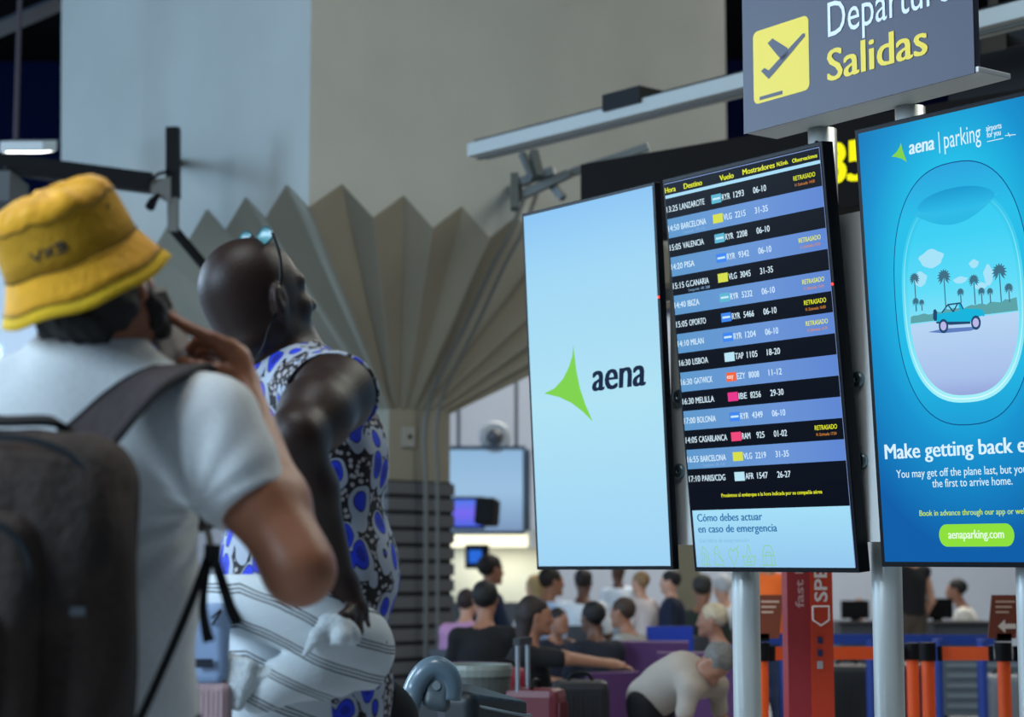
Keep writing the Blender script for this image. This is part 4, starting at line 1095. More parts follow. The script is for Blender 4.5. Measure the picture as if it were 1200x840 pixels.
# printed cloth material
m = bpy.data.materials.new('wax_print'); m.use_nodes = True; nt = m.node_tree; N = nt.nodes; L = nt.links; p = N['Principled BSDF']; p.inputs['Roughness'].default_value = .75
tc = N.new('ShaderNodeTexCoord'); nz = N.new('ShaderNodeTexNoise'); nz.inputs['Scale'].default_value = 9; nz.inputs['Detail'].default_value = 2
mp = N.new('ShaderNodeMapping'); mp.inputs['Rotation'].default_value = (.3, .5, .9); mp.inputs['Scale'].default_value = (1.25, 1.25, .8)
mixv = N.new('ShaderNodeMix'); mixv.data_type = 'VECTOR'; mixv.inputs[0].default_value = .045
L.new(tc.outputs['Object'], nz.inputs['Vector']); L.new(tc.outputs['Object'], mixv.inputs[4]); L.new(nz.outputs['Color'], mixv.inputs[5]); L.new(mixv.outputs[1], mp.inputs[0])
v1 = N.new('ShaderNodeTexVoronoi'); v1.inputs['Scale'].default_value = 17; v1.inputs['Randomness'].default_value = .75; L.new(mp.outputs[0], v1.inputs['Vector'])
# offset second distance so the ring is thicker on one side
add = N.new('ShaderNodeVectorMath'); add.operation = 'ADD'; add.inputs[1].default_value = (.0, .0, .008); L.new(mp.outputs[0], add.inputs[0])
v2 = N.new('ShaderNodeTexVoronoi'); v2.inputs['Scale'].default_value = 17; v2.inputs['Randomness'].default_value = .75; L.new(add.outputs[0], v2.inputs['Vector'])
vc = N.new('ShaderNodeTexVoronoi'); vc.inputs['Scale'].default_value = 85; L.new(tc.outputs['Object'], vc.inputs['Vector'])
def ramp(stops, const=True):
    r = N.new('ShaderNodeValToRGB'); r.color_ramp.interpolation = 'CONSTANT' if const else 'LINEAR'; e = r.color_ramp.elements
    e[0].position = stops[0][0]; e[0].color = (*S(stops[0][1]), 1); e[1].position = stops[1][0]; e[1].color = (*S(stops[1][1]), 1)
    for q, c in stops[2:]: k = e.new(q); k.color = (*S(c), 1)
    return r
crk = ramp([(0, '#aaa4a6'), (.42, '#170f12')]); L.new(vc.outputs['Distance'], crk.inputs[0])
bl_ = ramp([(0, '#16269c'), (.22, '#1e38cc'), (.37, '#0a1038'), (.40, '#a3abb8')]); L.new(v1.outputs['Distance'], bl_.inputs[0])
msk = ramp([(0, '#ffffff'), (.57, '#000000')]); L.new(v2.outputs['Distance'], msk.inputs[0])
dk = ramp([(0, '#ffffff'), (.61, '#000000')]); L.new(v2.outputs['Distance'], dk.inputs[0])
mA = N.new('ShaderNodeMix'); mA.data_type = 'RGBA'; mA.inputs[7].default_value = (*S('#0c0a10'), 1); L.new(dk.outputs[0], mA.inputs[0]); L.new(crk.outputs[0], mA.inputs[6])
mB_ = N.new('ShaderNodeMix'); mB_.data_type = 'RGBA'; L.new(msk.outputs[0], mB_.inputs[0]); L.new(mA.outputs[2], mB_.inputs[6]); L.new(bl_.outputs[0], mB_.inputs[7])
L.new(mB_.outputs[2], p.inputs['Base Color'])
M_print = m
ts = Sdf(); torso(ts, .020)
ts.ell(Q(.02, .05, .13), (.17, .145, .16), RB, .06)
ts.cap(ncB + V(0, 0, .0), hB, .082, .085, .01, 'sub')
ts.cap(shRb + (elB - shRb) * .1 - Rb * .01, shRb + Rb * .30 + V(0, 0, -.06), .083, .11, .01, 'sub')
ts.cap(shRb + Rb * .035 + V(0, 0, -.02), shRb + Rb * .06 + V(.012, 0, -.165) , .066, .066, .012, 'sub')
ts.cap(shLb - Rb * .02, shLb - Rb * .30 + V(0, 0, -.06), .083, .11, .01, 'sub')
ts.fn(lambda P, d: d + waves(P, .007, 10, 11, (1, 1, .55)) + waves(P, .003, 30, 12, (1, 1, .5)))
ts.plane(V(0, 0, pel[2] - .17), (0, 0, -1))
putp(ts.build('printed_shirt', M_print, .0055), B)
us = Sdf(); torso(us, .006); us.cap(ncB, hB, .09, .09, .01, 'sub')
us.cap(shRb + V(0, 0, .02), shRb + Rb * .3 + V(0, 0, .05), .088, .12, .01, 'sub'); us.cap(shLb, shLb - Rb * .3, .088, .12, .01, 'sub')
us.plane(V(0, 0, pel[2] - .1), (0, 0, -1)).plane(V(0, 0, W(400, 537, 3.8)[2]), (.0, 0, 1))
putp(us.build('undershirt', mat('undershirt_white', '#c3ccd6', rough=.9), .008), B)
tb_ = Sdf(); tb_.ell(Q(0, .02, -.10), (.20, .17, .16), RB, .05)
for sg in (-1, 1):
    hip = Q(.095 * sg, 0.02, -.1); kn = V(hip[0] + .02, hip[1], .50); an = V(hip[0], hip[1], .12)
    tb_.chain([hip, kn, an], [.13, .105, .10], .04)
tb_.fn(lambda P, d: d + waves(P, .008, 12, 31, (1, 1, .5))); tb_.plane(V(0, 0, .12), (0, 0, -1)).plane(V(0, 0, pel[2] - .0), (0, 0, 1))
putp(tb_.build('printed_trousers', M_print, .010), B)
for sg in (-1, 1):
    q = Q(.095 * sg, 0, 0); q[2] = 0; z = Sdf().cap(q - Fb * .06 + V(0, 0, .045), q + Fb * .15 + V(0, 0, .04), .05, .045, .02).plane(V(0, 0, 0), (0, 0, -1)); z.cap(q + V(0, 0, .06), q + V(0, 0, .1), .052)
    putp(z.build('shoe', MATS['shoe_black'], .01), B)
# ---- glasses pushed up on the head
gs = thing('eyeglasses', 'teal tinted glasses pushed up onto the bald head', 'glasses')
tp = W(302, 283, 3.9); root_at(gs, tuple(tp))
G = lambda x, y, z: hB + RhB @ (V(x, y, z) * KB)
M_fr = mat('frame_black', '#07080a', rough=.3); M_lens = mat('teal_lens', '#4f8286', rough=.35, spec=.25)
for sg in (-1, 1):
    q = smooth_pts([G(sg * .061, .024, .116), G(sg * .077, .016, .072), G(sg * .081, .002, .028), G(sg * .083, -.012, .0), G(sg * .080, -.020, -.02)], 4)
    putp(MB().ribbon(q, .007, .0035, [RhB[:, 0] * sg]).build('temple', M_fr, None), gs)
    c = G(sg * .031, .020, .113); u_ = nrm(RhB[:, 0]); v_ = nrm(RhB[:, 1] * .55 + RhB[:, 2] * .75); n_ = np.cross(u_, v_)
    pts = [c + u_ * .030 * math.cos(t) + v_ * .023 * math.sin(t) + n_ * .006 * math.cos(t) ** 2 * -1 for t in np.linspace(0, 2 * PI, 25)[:-1]]
    mm = MB(); mm.add(pts + [c + n_ * .004] + [q_ + n_ * .002 for q_ in pts], [(i, (i + 1) % 24, 24) for i in range(24)] + [(25 + i, 25 + (i + 1) % 24, (i + 1) % 24, i) for i in range(24)] )
    putp(mm.build('lens', M_lens, None, smooth=True), gs)
    putp(MB().tube(pts + [pts[0], pts[1]], .002, 6).build('lens_rim', mat('rim_teal', '#1f4a50', rough=.3), None), gs)
putp(MB().tube(smooth_pts([G(-.006, .020, .116), G(0, .022, .119), G(.006, .020, .116)], 4), .002, 6).build('bridge', M_fr, None), gs)
q = smooth_pts([G(.080, -.020, -.02), G(.082, -.045, -.045), G(.07, -.07, -.085), G(.03, -.095, -.11), G(-.03, -.095, -.11), G(-.07, -.07, -.085), G(-.080, -.020, -.02)], 6)
putp(MB().tube(q, .0028, 6).build('neck_cord', M_fr, None), gs)

# ---- sweatshirt tied around the waist
sw = thing('tied_sweatshirt', 'white striped sweatshirt knotted round the hips over the printed shirt', 'sweatshirt')
root_at(sw, tuple(pel))
m = bpy.data.materials.new('striped_jersey'); m.use_nodes = True; nt = m.node_tree; N = nt.nodes; L = nt.links; p = N['Principled BSDF']; p.inputs['Roughness'].default_value = .9
tc = N.new('ShaderNodeTexCoord'); sx = N.new('ShaderNodeSeparateXYZ'); L.new(tc.outputs['Object'], sx.inputs[0])
nz = N.new('ShaderNodeTexNoise'); nz.inputs['Scale'].default_value = 5; L.new(tc.outputs['Object'], nz.inputs['Vector'])
def mth(op, a, b, c=None):
    n = N.new('ShaderNodeMath'); n.operation = op
    for i, x in enumerate((a, b)):
        if isinstance(x, (int, float)): n.inputs[i].default_value = x
        elif x is not None: L.new(x, n.inputs[i])
    return n.outputs[0]
q1 = mth('MULTIPLY', mth('MAXIMUM', mth('ADD', sx.outputs['X'], .07 - pel[0]), 0.), .42)
zz = mth('ADD', mth('ADD', sx.outputs['Z'], q1), mth('MULTIPLY', nz.outputs['Fac'], .03))
fr_ = mth('FRACT', mth('DIVIDE', mth('SUBTRACT', zz, pel[2] - .5 + .012), .066), 0.)
r_ = N.new('ShaderNodeValToRGB'); r_.color_ramp.interpolation = 'CONSTANT'; e = r_.color_ramp.elements
W_ = (*S('#c9d0d2'), 1); D_ = (*S('#1a1416'), 1)
e[0].position = 0; e[0].color = D_; e[1].position = .045; e[1].color = W_
for q, c in ((.11, D_), (.155, W_), (.22, D_), (.265, W_)): k = e.new(q); k.color = c
L.new(fr_, r_.inputs[0]); L.new(r_.outputs[0], p.inputs['Base Color'])
nb_ = N.new('ShaderNodeTexNoise'); nb_.inputs['Scale'].default_value = 250; b_ = N.new('ShaderNodeBump'); b_.inputs['Strength'].default_value = .25; b_.inputs['Distance'].default_value = .01
L.new(tc.outputs['Object'], nb_.inputs['Vector']); L.new(nb_.outputs['Fac'], b_.inputs['Height']); L.new(b_.outputs['Normal'], p.inputs['Normal'])
M_jer = m
M_rib = mat('rib_white', '#c4ccce', rough=.9, bump=.4, bscale=150)
def ring_pts(pxs, g=0.): return [W(*q) for q in pxs]
ssw = Sdf()
ssw.ell(Q(0, -.035, -.07), V(.212, .172, .24), RB, .05)
ssw.ell(Q(0, -.035, -.24), V(.215, .178, .24), RB, .06)
# sleeve wrapped round to the knot and the puffed part beyond it
ssw.chain(smooth_pts([W(250, 700, 3.80), W(300, 705, 3.72), W(350, 720, 3.70), W(395, 745, 3.71), W(424, 765, 3.78)], 3), [.045] * 13, .05)
ssw.chain(smooth_pts([W(392, 752, 3.70), W(418, 742, 3.745), W(428, 765, 3.80), W(420, 785, 3.80)], 3), [.040] * 10, .03)
ssw.chain(smooth_pts([W(300, 818, 3.70), W(330, 800, 3.685), W(365, 792, 3.70), W(400, 795, 3.74)], 3), [.028] * 10, .03)
ssw.fn(lambda P, d: d + waves(P, .006, 13, 41, (.7, 1, 1.3)) + waves(P, .0025, 34, 42, (.6, 1, 1.4)))
cutc = W(412, 800, 3.75); cn = nrm(V(.9, .3, -.05))
def sw_cut(P, d):
    hi = (P - cutc.astype(np.float32)) @ cn.astype(np.float32)
    low = P[..., 2] < (pel[2] - .098)
    d = np.where(low, np.maximum(d, hi), d)
    top = P[..., 2] - (W(300, 673, 3.75)[2] - np.maximum(0, P[..., 0] + .50) * .16)
    return np.maximum(np.maximum(d, top), pel[2] - .42 - P[..., 2])
ssw.fn(sw_cut)
putp(ssw.build('jersey', M_jer, .0055), sw)
# ribbed cuff hanging by the back, hem edge
cf = Sdf(); cf.chain([W(285, 800, 3.66), W(318, 792, 3.67), W(352, 782, 3.68)], [.022, .02, .018], .015)
cf.box(W(272, 798, 3.655), (.036, .014, .050), frame(V(.2, 1, 0), V(.3, 0, 1)), .011, .02)
cf.fn(lambda P, d: d + .0012 * np.sin((P[..., 0] * .8 + P[..., 2] * .6) * 900).astype(np.float32))
putp(cf.build('ribbed_cuff', M_rib, .0035), sw)
kn_ = Sdf(); kn_.chain(smooth_pts([W(372, 722, 3.655), W(388, 730, 3.645), W(402, 733, 3.65), W(412, 745, 3.66)], 3), [.016] * 10, .01)
kn_.chain([W(385, 730, 3.64), W(372, 745, 3.63), W(356, 768, 3.63)], [.016, .013, .004], .01)
kn_.chain([W(398, 733, 3.64), W(400, 745, 3.63), W(390, 752, 3.64)], [.016, .016, .010], .01)
kn_.chain([W(370, 715, 3.66), W(366, 728, 3.65)], [.012, .010], .01)
kn_.fn(lambda P, d: d + waves(P, .0025, 60, 7))
putp(kn_.build('knot', M_rib, .004, label=None), sw)
q = smooth_pts([W(262, 700, 3.735), W(266, 740, 3.705), W(264, 780, 3.70), W(254, 815, 3.695)], 5)
putp(MB().ribbon(q, .010, .006, [(-.1, -1, 0)]).build('zip_edge', M_rib, None), sw)
# pale blue bag with a pink ribbed thing hanging by the hip, between the two people
bg_ = thing('blue_pouch', 'pale blue zipped pouch hanging by the hip, beside the striped sweatshirt', 'pouch')
pb = W(248, 755, 3.62); root_at(bg_, tuple(pb))
z = Sdf().box(pb + V(-.025, .03, 0), (.05, .025, .075), None, .018); z.fn(lambda P, d: d + waves(P, .004, 30, 3))
putp(z.build('pouch_body', mat('pouch_blue', '#8ea6c8', rough=.7), .004), bg_)
z = Sdf().box(pb + V(-.02, .03, -.115), (.055, .028, .045), None, .018); z.fn(lambda P, d: d + .0012 * np.sin(P[..., 0] * 1100).astype(np.float32))
putp(z.build('ribbed_band', mat('rib_pink', '#a98f92', rough=.9), .0035), bg_)
putp(MB().box((-.016, -.002, -.008), (.016, .002, .008), lambda v: W(239, 777, 3.617) + v).build('name_patch', mat('patch_navy', '#151c30'), None), bg_)
putp(MB().bar(W(248, 724, 3.62), W(259, 714, 3.61), .003, .003).bar(W(249, 732, 3.62), W(259, 716, 3.61), .004, .003).build('zip_pull', M_dark, None), bg_)
#@@MORE2
# ================================================================== THE HALL BEHIND
M_count = mat('counter_grey', '#3a3f46', rough=.6); M_orange = mat('barrier_orange', '#f0560f', rough=.5); M_blue = mat('barrier_blue', '#10307c', rough=.5)
M_skinA = mat('crowd_skin_tan', '#9a6a52', rough=.5, var=.05); M_skinB = mat('crowd_skin_fair', '#c09078', rough=.5, var=.05); M_skinC = mat('crowd_skin_brown', '#5e3c2c', rough=.5, var=.05)
def cloth(c): return mat('cloth_' + c[1:], c, rough=.9, var=.06, vscale=6)
def hairm(c): return mat('hair_' + c[1:], c, rough=.7, var=.2, vscale=60)
def crowd(px, py, Y, pose, yaw, label, shirt, pants, hair, skinm, k=.92, hairlen=0, lean=0., arms=None, sleeve=.75, vox=.014, cut=None):
    """a full small figure: body, hair, shirt, trousers, shoes. px,py = where the head is seen"""
    h = W(px, py, Y)
    f = V(math.sin(yaw), math.cos(yaw), 0); r = nrm(np.cross(f, (0, 0, 1))); R = np.stack([r, f, V(0, 0, 1)], 1)
    hz_ = h[2]
    HH = {'sit': 1.17, 'stand': 1.60, 'bend': 1.0}[pose]
    k = hz_ / HH if pose != 'bend' else k
    k = min(max(k, .62), 1.12)
    fwd0 = {'sit': .06, 'stand': .02, 'bend': .50}[pose] + lean
    o = h - f * fwd0 * k; o[2] = 0
    P = lambda x, y, z: o + R @ (V(x, y, z) * k)
    hc_ = V(h[0], h[1], HH * k) if pose != 'bend' else h
    root = thing('person', label, 'person'); root_at(root, tuple(o))
    b = Sdf(); sh_ = Sdf(); tr = Sdf()
    if pose == 'sit': hipz, shz, hy = .50, .93, 0
    elif pose == 'stand': hipz, shz, hy = .92, 1.36, 0
    else: hipz, shz, hy = .80, .95, 0
    pl_ = P(0, 0, hipz)
    if pose == 'bend': ch = P(0, .26, .98); nk = P(0, .42, .98); bel = P(0, .12, .92)
    else: ch = P(0, .0 + lean * .7, shz - .12); nk = P(0, lean * .9, shz + .04); bel = P(0, lean * .3, hipz + .16)
    sR = nk + R @ (V(.175, -.01, -.05) * k); sL = nk + R @ (V(-.175, -.01, -.05) * k)
    Rh_ = R if pose != 'bend' else np.stack([r, nrm(f * .3 - V(0, 0, 1)), nrm(f + V(0, 0, .3))], 1)
    head_sdf(b, hc_, Rh_, k * 1.02)
    b.cap(hc_ - Rh_[:, 2] * .04 * k, nk, .055 * k, .06 * k, .02)
    for s_, g in ((b, 0), (sh_, .014)):
        s_.ell(ch, V(.165 * k + g, .11 * k + g, .19 * k) if pose != 'bend' else V(.17 * k + g, .16 * k, .12 * k + g), R, .05)
        s_.cap(pl_ + V(0, 0, .03), bel, .135 * k + g, .125 * k + g, .05); s_.cap(bel, ch, .125 * k + g, .13 * k + g, .05)
        s_.cap(sR, sL, .055 * k + g, k=.05)
    A_ = arms or {'sit': (((.24, .06, shz - .27), (.14, .30, shz - .32)), ((-.24, .06, shz - .27), (-.14, .30, shz - .32))),
                  'stand': (((.25, -.02, shz - .30), (.22, .12, shz - .52)), ((-.25, -.02, shz - .30), (-.22, .12, shz - .52))),
                  'bend': (((.24, .40, .72), (.20, .48, .50)), ((-.24, .40, .72), (-.20, .48, .50)))}[pose]
    for (e, w_), s0, sg in ((A_[0], sR, 1), (A_[1], sL, -1)):
        e, w_ = P(*e), P(*w_)
        b.chain([s0, e, w_], [.05 * k, .04 * k, .027 * k], .02)
        d_ = nrm(w_ - e); b.cap(w_, w_ + d_ * .07 * k, .032 * k, .028 * k, .01)
        sd = nrm(np.cross(d_, f + V(.01, .02, .9)))
        for i_ in range(4):
            q = w_ + d_ * .08 * k + sd * (i_ - 1.5) * .018 * k; b.cap(q, q + d_ * (.07 - .008 * abs(i_ - 1.4)) * k - V(0, 0, .012), .009, .007, .004)
        b.cap(w_ + d_ * .02, w_ + d_ * .06 * k + sd * sg * .045 * k, .011, .009, .006)
        if sleeve: sh_.cap(s0, s0 + (e - s0) * sleeve, .064 * k, .06 * k, .03)
    for sg in (-1, 1):
        hip = P(.09 * sg, .02, hipz)
        if pose == 'sit': kn = P(.12 * sg, .44, .50); an = P(.12 * sg, .42, .09)
        else: kn = P(.10 * sg, .03, .48); an = P(.11 * sg, .0, .09)
        b.chain([hip, kn, an], [.08 * k, .055 * k, .04 * k], .03); b.cap(an, an + f * .1 + V(0, 0, -.04), .035, .03, .02)
        tr.chain([hip, kn] + ([an + V(0, 0, .05)] if cut is None else [kn + (an - kn) * cut]), [.11 * k, .08 * k, .065 * k], .04)
        z = Sdf().cap(an * V(1, 1, 0) - f * .05 + V(0, 0, .045), an * V(1, 1, 0) + f * .14 * k + V(0, 0, .04), .045, .04, .02); z.cap(an * V(1, 1, 0) + V(0, 0, .05), an, .045, .045, .02).plane(V(0, 0, 0.004), (0, 0, -1))
        putp(z.build('shoe', MATS['shoe_black'], .018), root)
    tr.ell(pl_, V(.155, .13, .13) * k, R, .04)
    tr.plane(pl_ + V(0, 0, .10 * k), (0, 0, 1)).plane(V(0, 0, .06), (0, 0, -1))
    sh_.cap(nk + V(0, 0, .0), hc_, .065 * k, .08 * k, .01, 'sub')
    if pose != 'bend': sh_.plane(pl_ + V(0, 0, -.0), (0, 0, -1))
    sh_.fn(lambda P_, d: d + waves(P_, .007, 14, 5, (1, 1, .7)))
    putp(b.build('body', skinm, vox), root)
    putp(sh_.build('shirt', cloth(shirt), vox), root); putp(tr.build('trousers', cloth(pants), .018), root)
    kk = k * 1.02; Lh = lambda x, y, z: hc_ + Rh_ @ (V(x, y, z) * kk)
    hs_ = Sdf(); hs_.ell(Lh(0, -.022, .038), V(.088, .105, .096) * kk, Rh_, .02)
    if hairlen: hs_.cap(Lh(0, -.06, 0), Lh(0, -.075, -.06 - hairlen), .075 * kk, .055 * kk, .04)
    hs_.ell(Lh(0, .10, -.035), V(.078, .075, .105) * kk, Rh_, .01, 'sub')
    for a in (-1, 1): hs_.ell(Lh(a * .085, .0, -.02), V(.02, .03, .05) * kk, Rh_, .01, 'sub')
    hs_.fn(lambda P_, d: d + waves(P_, .004, 60, 3))
    putp(hs_.build('hair', hairm(hair), .011), root)
    root['_k'] = k
    return root, o, R, k
M_purple = mat('seat_purple', '#5a3566', rough=.6); M_chrome = mat('seat_frame', '#8b9196', rough=.3, metal=.7)
def chair(o, R, k, label, m):
    P = lambda x, y, z: o + R @ (V(x, y, z) * k)
    c = thing('waiting_chair', label, 'chair', group='waiting hall chairs'); root_at(c, tuple(o))
    hz0 = .36
    MP = lambda v: P(*v)
    MB().box((-.24, -.22, hz0 - .03), (.24, .26, hz0), MP)
    putp(MB().box((-.24, -.16, hz0 - .045), (.24, .27, hz0), MP).build('seat', m, None), c)
    putp(MB().bar(P(0, -.175, hz0 + .03), P(0, -.25, .76), .47 * k, .035 * k, up=R[:, 1]).build('backrest', m, None), c)
    for sg in (-1, 1):
        for y in (-.14, .22): putp(MB().tube([P(.2 * sg, y, hz0 - .045), P(.21 * sg, y * 1.15, 0)], .014, 8).build('leg', M_chrome, None), c)
        putp(MB().tube([P(.245 * sg, -.2, .50), P(.245 * sg, .15, .52), P(.245 * sg, .2, hz0 - .02)], .012, 6).build('armrest', M_chrome, None), c)
    return c
people = [
 # px, py, Y, pose, yaw, label, shirt, pants, hair, skin, kwargs, chair?
 (569, 703, 11.6, 'sit', .15, 'black-haired person in a black T-shirt seated back turned, left of the crowd', '#0b0b0e', '#20242c', '#0c0a0a', M_skinA, {}, 1),
 (628, 722, 10.4, 'sit', 1.5, 'dark-haired person in a black top seated sideways with arms stretched forward', '#0d0d10', '#14141a', '#241712', M_skinA, dict(hairlen=.10, cut=.2, arms=(((.20, .25, .90), (.12, .55, .86)), ((-.20, .25, .90), (-.12, .55, .86)))), 1),
 (694, 724, 11.9, 'sit', -.5, 'person in dark navy with cropped black hair seated left of the purple chair backs', '#151a28', '#14161c', '#0b0909', M_skinC, {}, 1),
 (729, 718, 12.9, 'sit', -1.0, 'brown-haired person in a grey T-shirt with a dark sling strap, seated beside purple chairs', '#9a9a98', '#2a2f3a', '#3a2a20', M_skinA, dict(lean=.05), 1),
 (834, 727, 11.4, 'sit', -1.4, 'older person with pale curly hair seated just left of the nearest round pole', '#2046a8', '#2a2f3a', '#b9a88c', M_skinA, dict(lean=.04), 1),
 (655, 728, 13.5, 'sit', 2.4, 'dark-haired person in a navy jacket looking down behind the outstretched arms', '#1a2136', '#20242c', '#1b1412', M_skinA, dict(lean=.08), 1),
 (838, 776, 8.9, 'bend', 2.2, 'grey-haired person in a cream shirt bending down in front of the chairs', '#a1968a', '#121216', '#6a6660', M_skinA, dict(k=.72), 0),
 (576, 668, 16.5, 'sit', 1.0, 'dark-haired person in a dark blue top farther back under the small blue monitor', '#1c2a44', '#1c2230', '#16100e', M_skinA, {}, 1),
 (548, 707, 14.5, 'sit', .4, 'person in a lilac pink top partly hidden behind the black T-shirt', '#c08cb4', '#3a3444', '#2a1c1a', M_skinB, {}, 1),
 (626, 688, 18.2, 'sit', -.6, 'fair-haired person in a pale top behind the dark-haired seated person', '#c0bdb8', '#3a3f4a', '#a58a5c', M_skinB, dict(hairlen=.06), 1),
 (647, 682, 16.0, 'sit', 1.2, 'dark-haired person in a light blue top beneath the corner of the left screen', '#a8c4ea', '#20304a', '#1c1412', M_skinA, {}, 1),
 (684, 682, 17.5, 'sit', .2, 'small dark-haired person in a bright white top seen beneath the left screen', '#dfe6ec', '#2a3344', '#1a1210', M_skinC, {}, 1),
 (724, 672, 18.6, 'stand', -.3, 'person in a white shirt standing farther back behind the seated people', '#d6e2f0', '#9fb0c4', '#4a3020', M_skinC, {}, 0),
 (750, 683, 15.0, 'stand', -.8, 'fair-haired person in white with a red sleeve beside the navy polo shirt', '#d8cfd2', '#5a2230', '#8a6a48', M_skinB, {}, 0),
 (785, 682, 14.8, 'stand', -1.35, 'black-haired person in a navy polo shirt standing with a forearm held out', '#0f1a33', '#0f1a33', '#0c0a0c', M_skinB, {}, 0),
 (824, 690, 15.5, 'sit', .3, 'person in a dark green top beside the olive wall panel', '#27302a', '#20242c', '#2c2c28', M_skinA, {}, 1),
 (846, 688, 17.3, 'sit', -.3, 'white-haired person in a white top half hidden by the nearest pole', '#ccd4dc', '#3a3f4a', '#b9bcc0', M_skinB, {}, 1),
 (897, 646, 12.5, 'stand', -.2, 'person in a bright orange top behind the left brown notice', '#f06a22', '#2a3550', '#2a1c14', M_skinA, {}, 0),
 (1063, 640, 17.0, 'stand', -.4, 'person in a black sleeveless top standing at the check-in desk', '#0e0e12', '#4a4038', '#1c1412', M_skinB, dict(sleeve=0), 0),
 (1120, 692, 18.5, 'sit', -1.3, 'dark-haired desk agent in a white shirt seated behind the counter', '#e4e2da', '#20242c', '#0c0a0a', M_skinA, dict(lean=.12), 1),
 (1008, 712, 20.0, 'sit', 2.6, 'fair person at the far desk between the red pillar sign and a pole', '#c9ccd2', '#20242c', '#6a4a34', M_skinB, {}, 1),
]
for (px, py, Y, pose, yaw_, lab, shc, pn, hcx, sk, kw, ch_) in people:
    root, o, R, k = crowd(px, py, Y, pose, yaw_, lab, shc, pn, hcx, sk, vox=.012 if Y < 13 else .016, **kw)
    del root['_k']
    if ch_: chair(o, R, k, 'waiting chair under the ' + ' '.join(lab.split()[:9]), M_purple if Y < 14 else mat('seat_grey', '#4a5058', rough=.6))
# free purple seats facing away
for i, (px, Yc, lab) in enumerate(((764, 12.3, 'empty purple waiting chair left of the bending person, the nearer to the left screen'), (822, 10.7, 'empty purple waiting chair just behind the bending person and close to the pole'))):
    p = W(px, 800, Yc); p[2] = 0
    chair(p, np.stack([nrm(V(1, -.1, 0)), nrm(V(.1, 1, 0)), V(0, 0, 1)], 1), 1.0, lab, M_purple)
# sleeves, sling and watch details
# ---- litter bin, luggage
bn = thing('litter_bin', 'grey round litter bin with a pale rim left of the dark red suitcase', 'bin'); c = W(556, 800, 8.6); c[2] = 0; root_at(bn, tuple(c))
zt = W(556, 778, 8.6)[2]
putp(MB().lathe([(0, .0), (.15, 0), (.155, .02), (.16, zt - .05), (.15, zt - .045), (0, zt - .045)], c, n=32).build('drum', mat('bin_grey', '#4d524f', rough=.6), None, smooth=False), bn)
putp(MB().lathe([(.13, zt - .05), (.165, zt - .05), (.17, zt - .02), (.165, zt), (.12, zt - .002), (.12, zt - .05)], c, n=32).build('rim', mat('bin_rim', '#7d8680', rough=.4), None, smooth=False), bn)
def suitcase(px, Y, ytop, w, label, m, handle=True, hpx=None, tall=None, yaw_=0.):
    c = W(px, 800, Y); c[2] = 0; zt = tall or W(px, ytop, Y)[2]
    t = thing('suitcase', label, 'suitcase'); root_at(t, tuple(c))
    Rz = np.array([[math.cos(yaw_), -math.sin(yaw_), 0], [math.sin(yaw_), math.cos(yaw_), 0], [0, 0, 1]]); L2 = lambda v: c + Rz @ np.asarray(v, float)
    b = MB().bbox((-w / 2, -.12, .05), (w / 2, .12, zt), .035); b.v = [tuple(L2(v)) for v in b.v]
    putp(b.build('shell', m, None), t)
    for i in range(5):
        x = -w / 2 + w * (i + 1) / 6; putp(MB().box((x - .006, -.126, .1), (x + .006, -.118, zt - .06), L2).build('rib', m, None), t)
    for sx_ in (-1, 1):
        for sy in (-.08, .08): putp(MB().lathe([(0, -.012), (.028, -.012), (.03, 0), (.028, .012), (0, .012)], L2((sx_ * (w / 2 - .05), sy, .03)), (1, 0, 0), 12).build('wheel', M_dark, None), t)
    if handle:
        for sx_ in (-.07, .07): putp(MB().tube([L2((sx_, .06, zt - .02)), L2((sx_, .06, zt + handle))], .010, 8).build('handle_tube', mat('handle_silver', '#8e969c', rough=.3, metal=.7), None), t)
        putp(MB().bar(L2((-.09, .06, zt + handle)), L2((.09, .06, zt + handle)), .03, .03).build('handle_grip', mat('grip_black', '#14181c', rough=.5), None), t)
    putp(MB().tube(smooth_pts([L2((-.06, 0, zt)), L2((-.03, 0, zt + .03)), L2((.03, 0, zt + .03)), L2((.06, 0, zt))]), .009, 8).build('carry_handle', M_dark, None), t)
    return t
suitcase(628, 8.4, 806, .17, 'dark red suitcase with a raised silver handle beside the litter bin', mat('case_red', '#5a1420', rough=.4), .20, yaw_=1.25)
suitcase(592, 9.5, 782, .2, 'bright red bag-like suitcase behind the litter bin', mat('case_bright_red', '#7d1020', rough=.6), 0)
suitcase(680, 9.0, 797, .26, 'black suitcase standing below the outstretched arms', mat('case_black', '#0e1016', rough=.6), 0)
suitcase(993, 11.5, 778, .26, 'black suitcase with a grey handle right of the red pillar sign', mat('case_black', '#0e1016', rough=.6), .0)
suitcase(1062, 11.8, 776, .20, 'maroon suitcase standing behind the orange barrier post', mat('case_maroon', '#5a1626', rough=.5), 0)
suitcase(1175, 12.5, 790, .22, 'grey suitcase behind the rightmost orange barrier post', mat('case_grey', '#6b7078', rough=.5), 0)
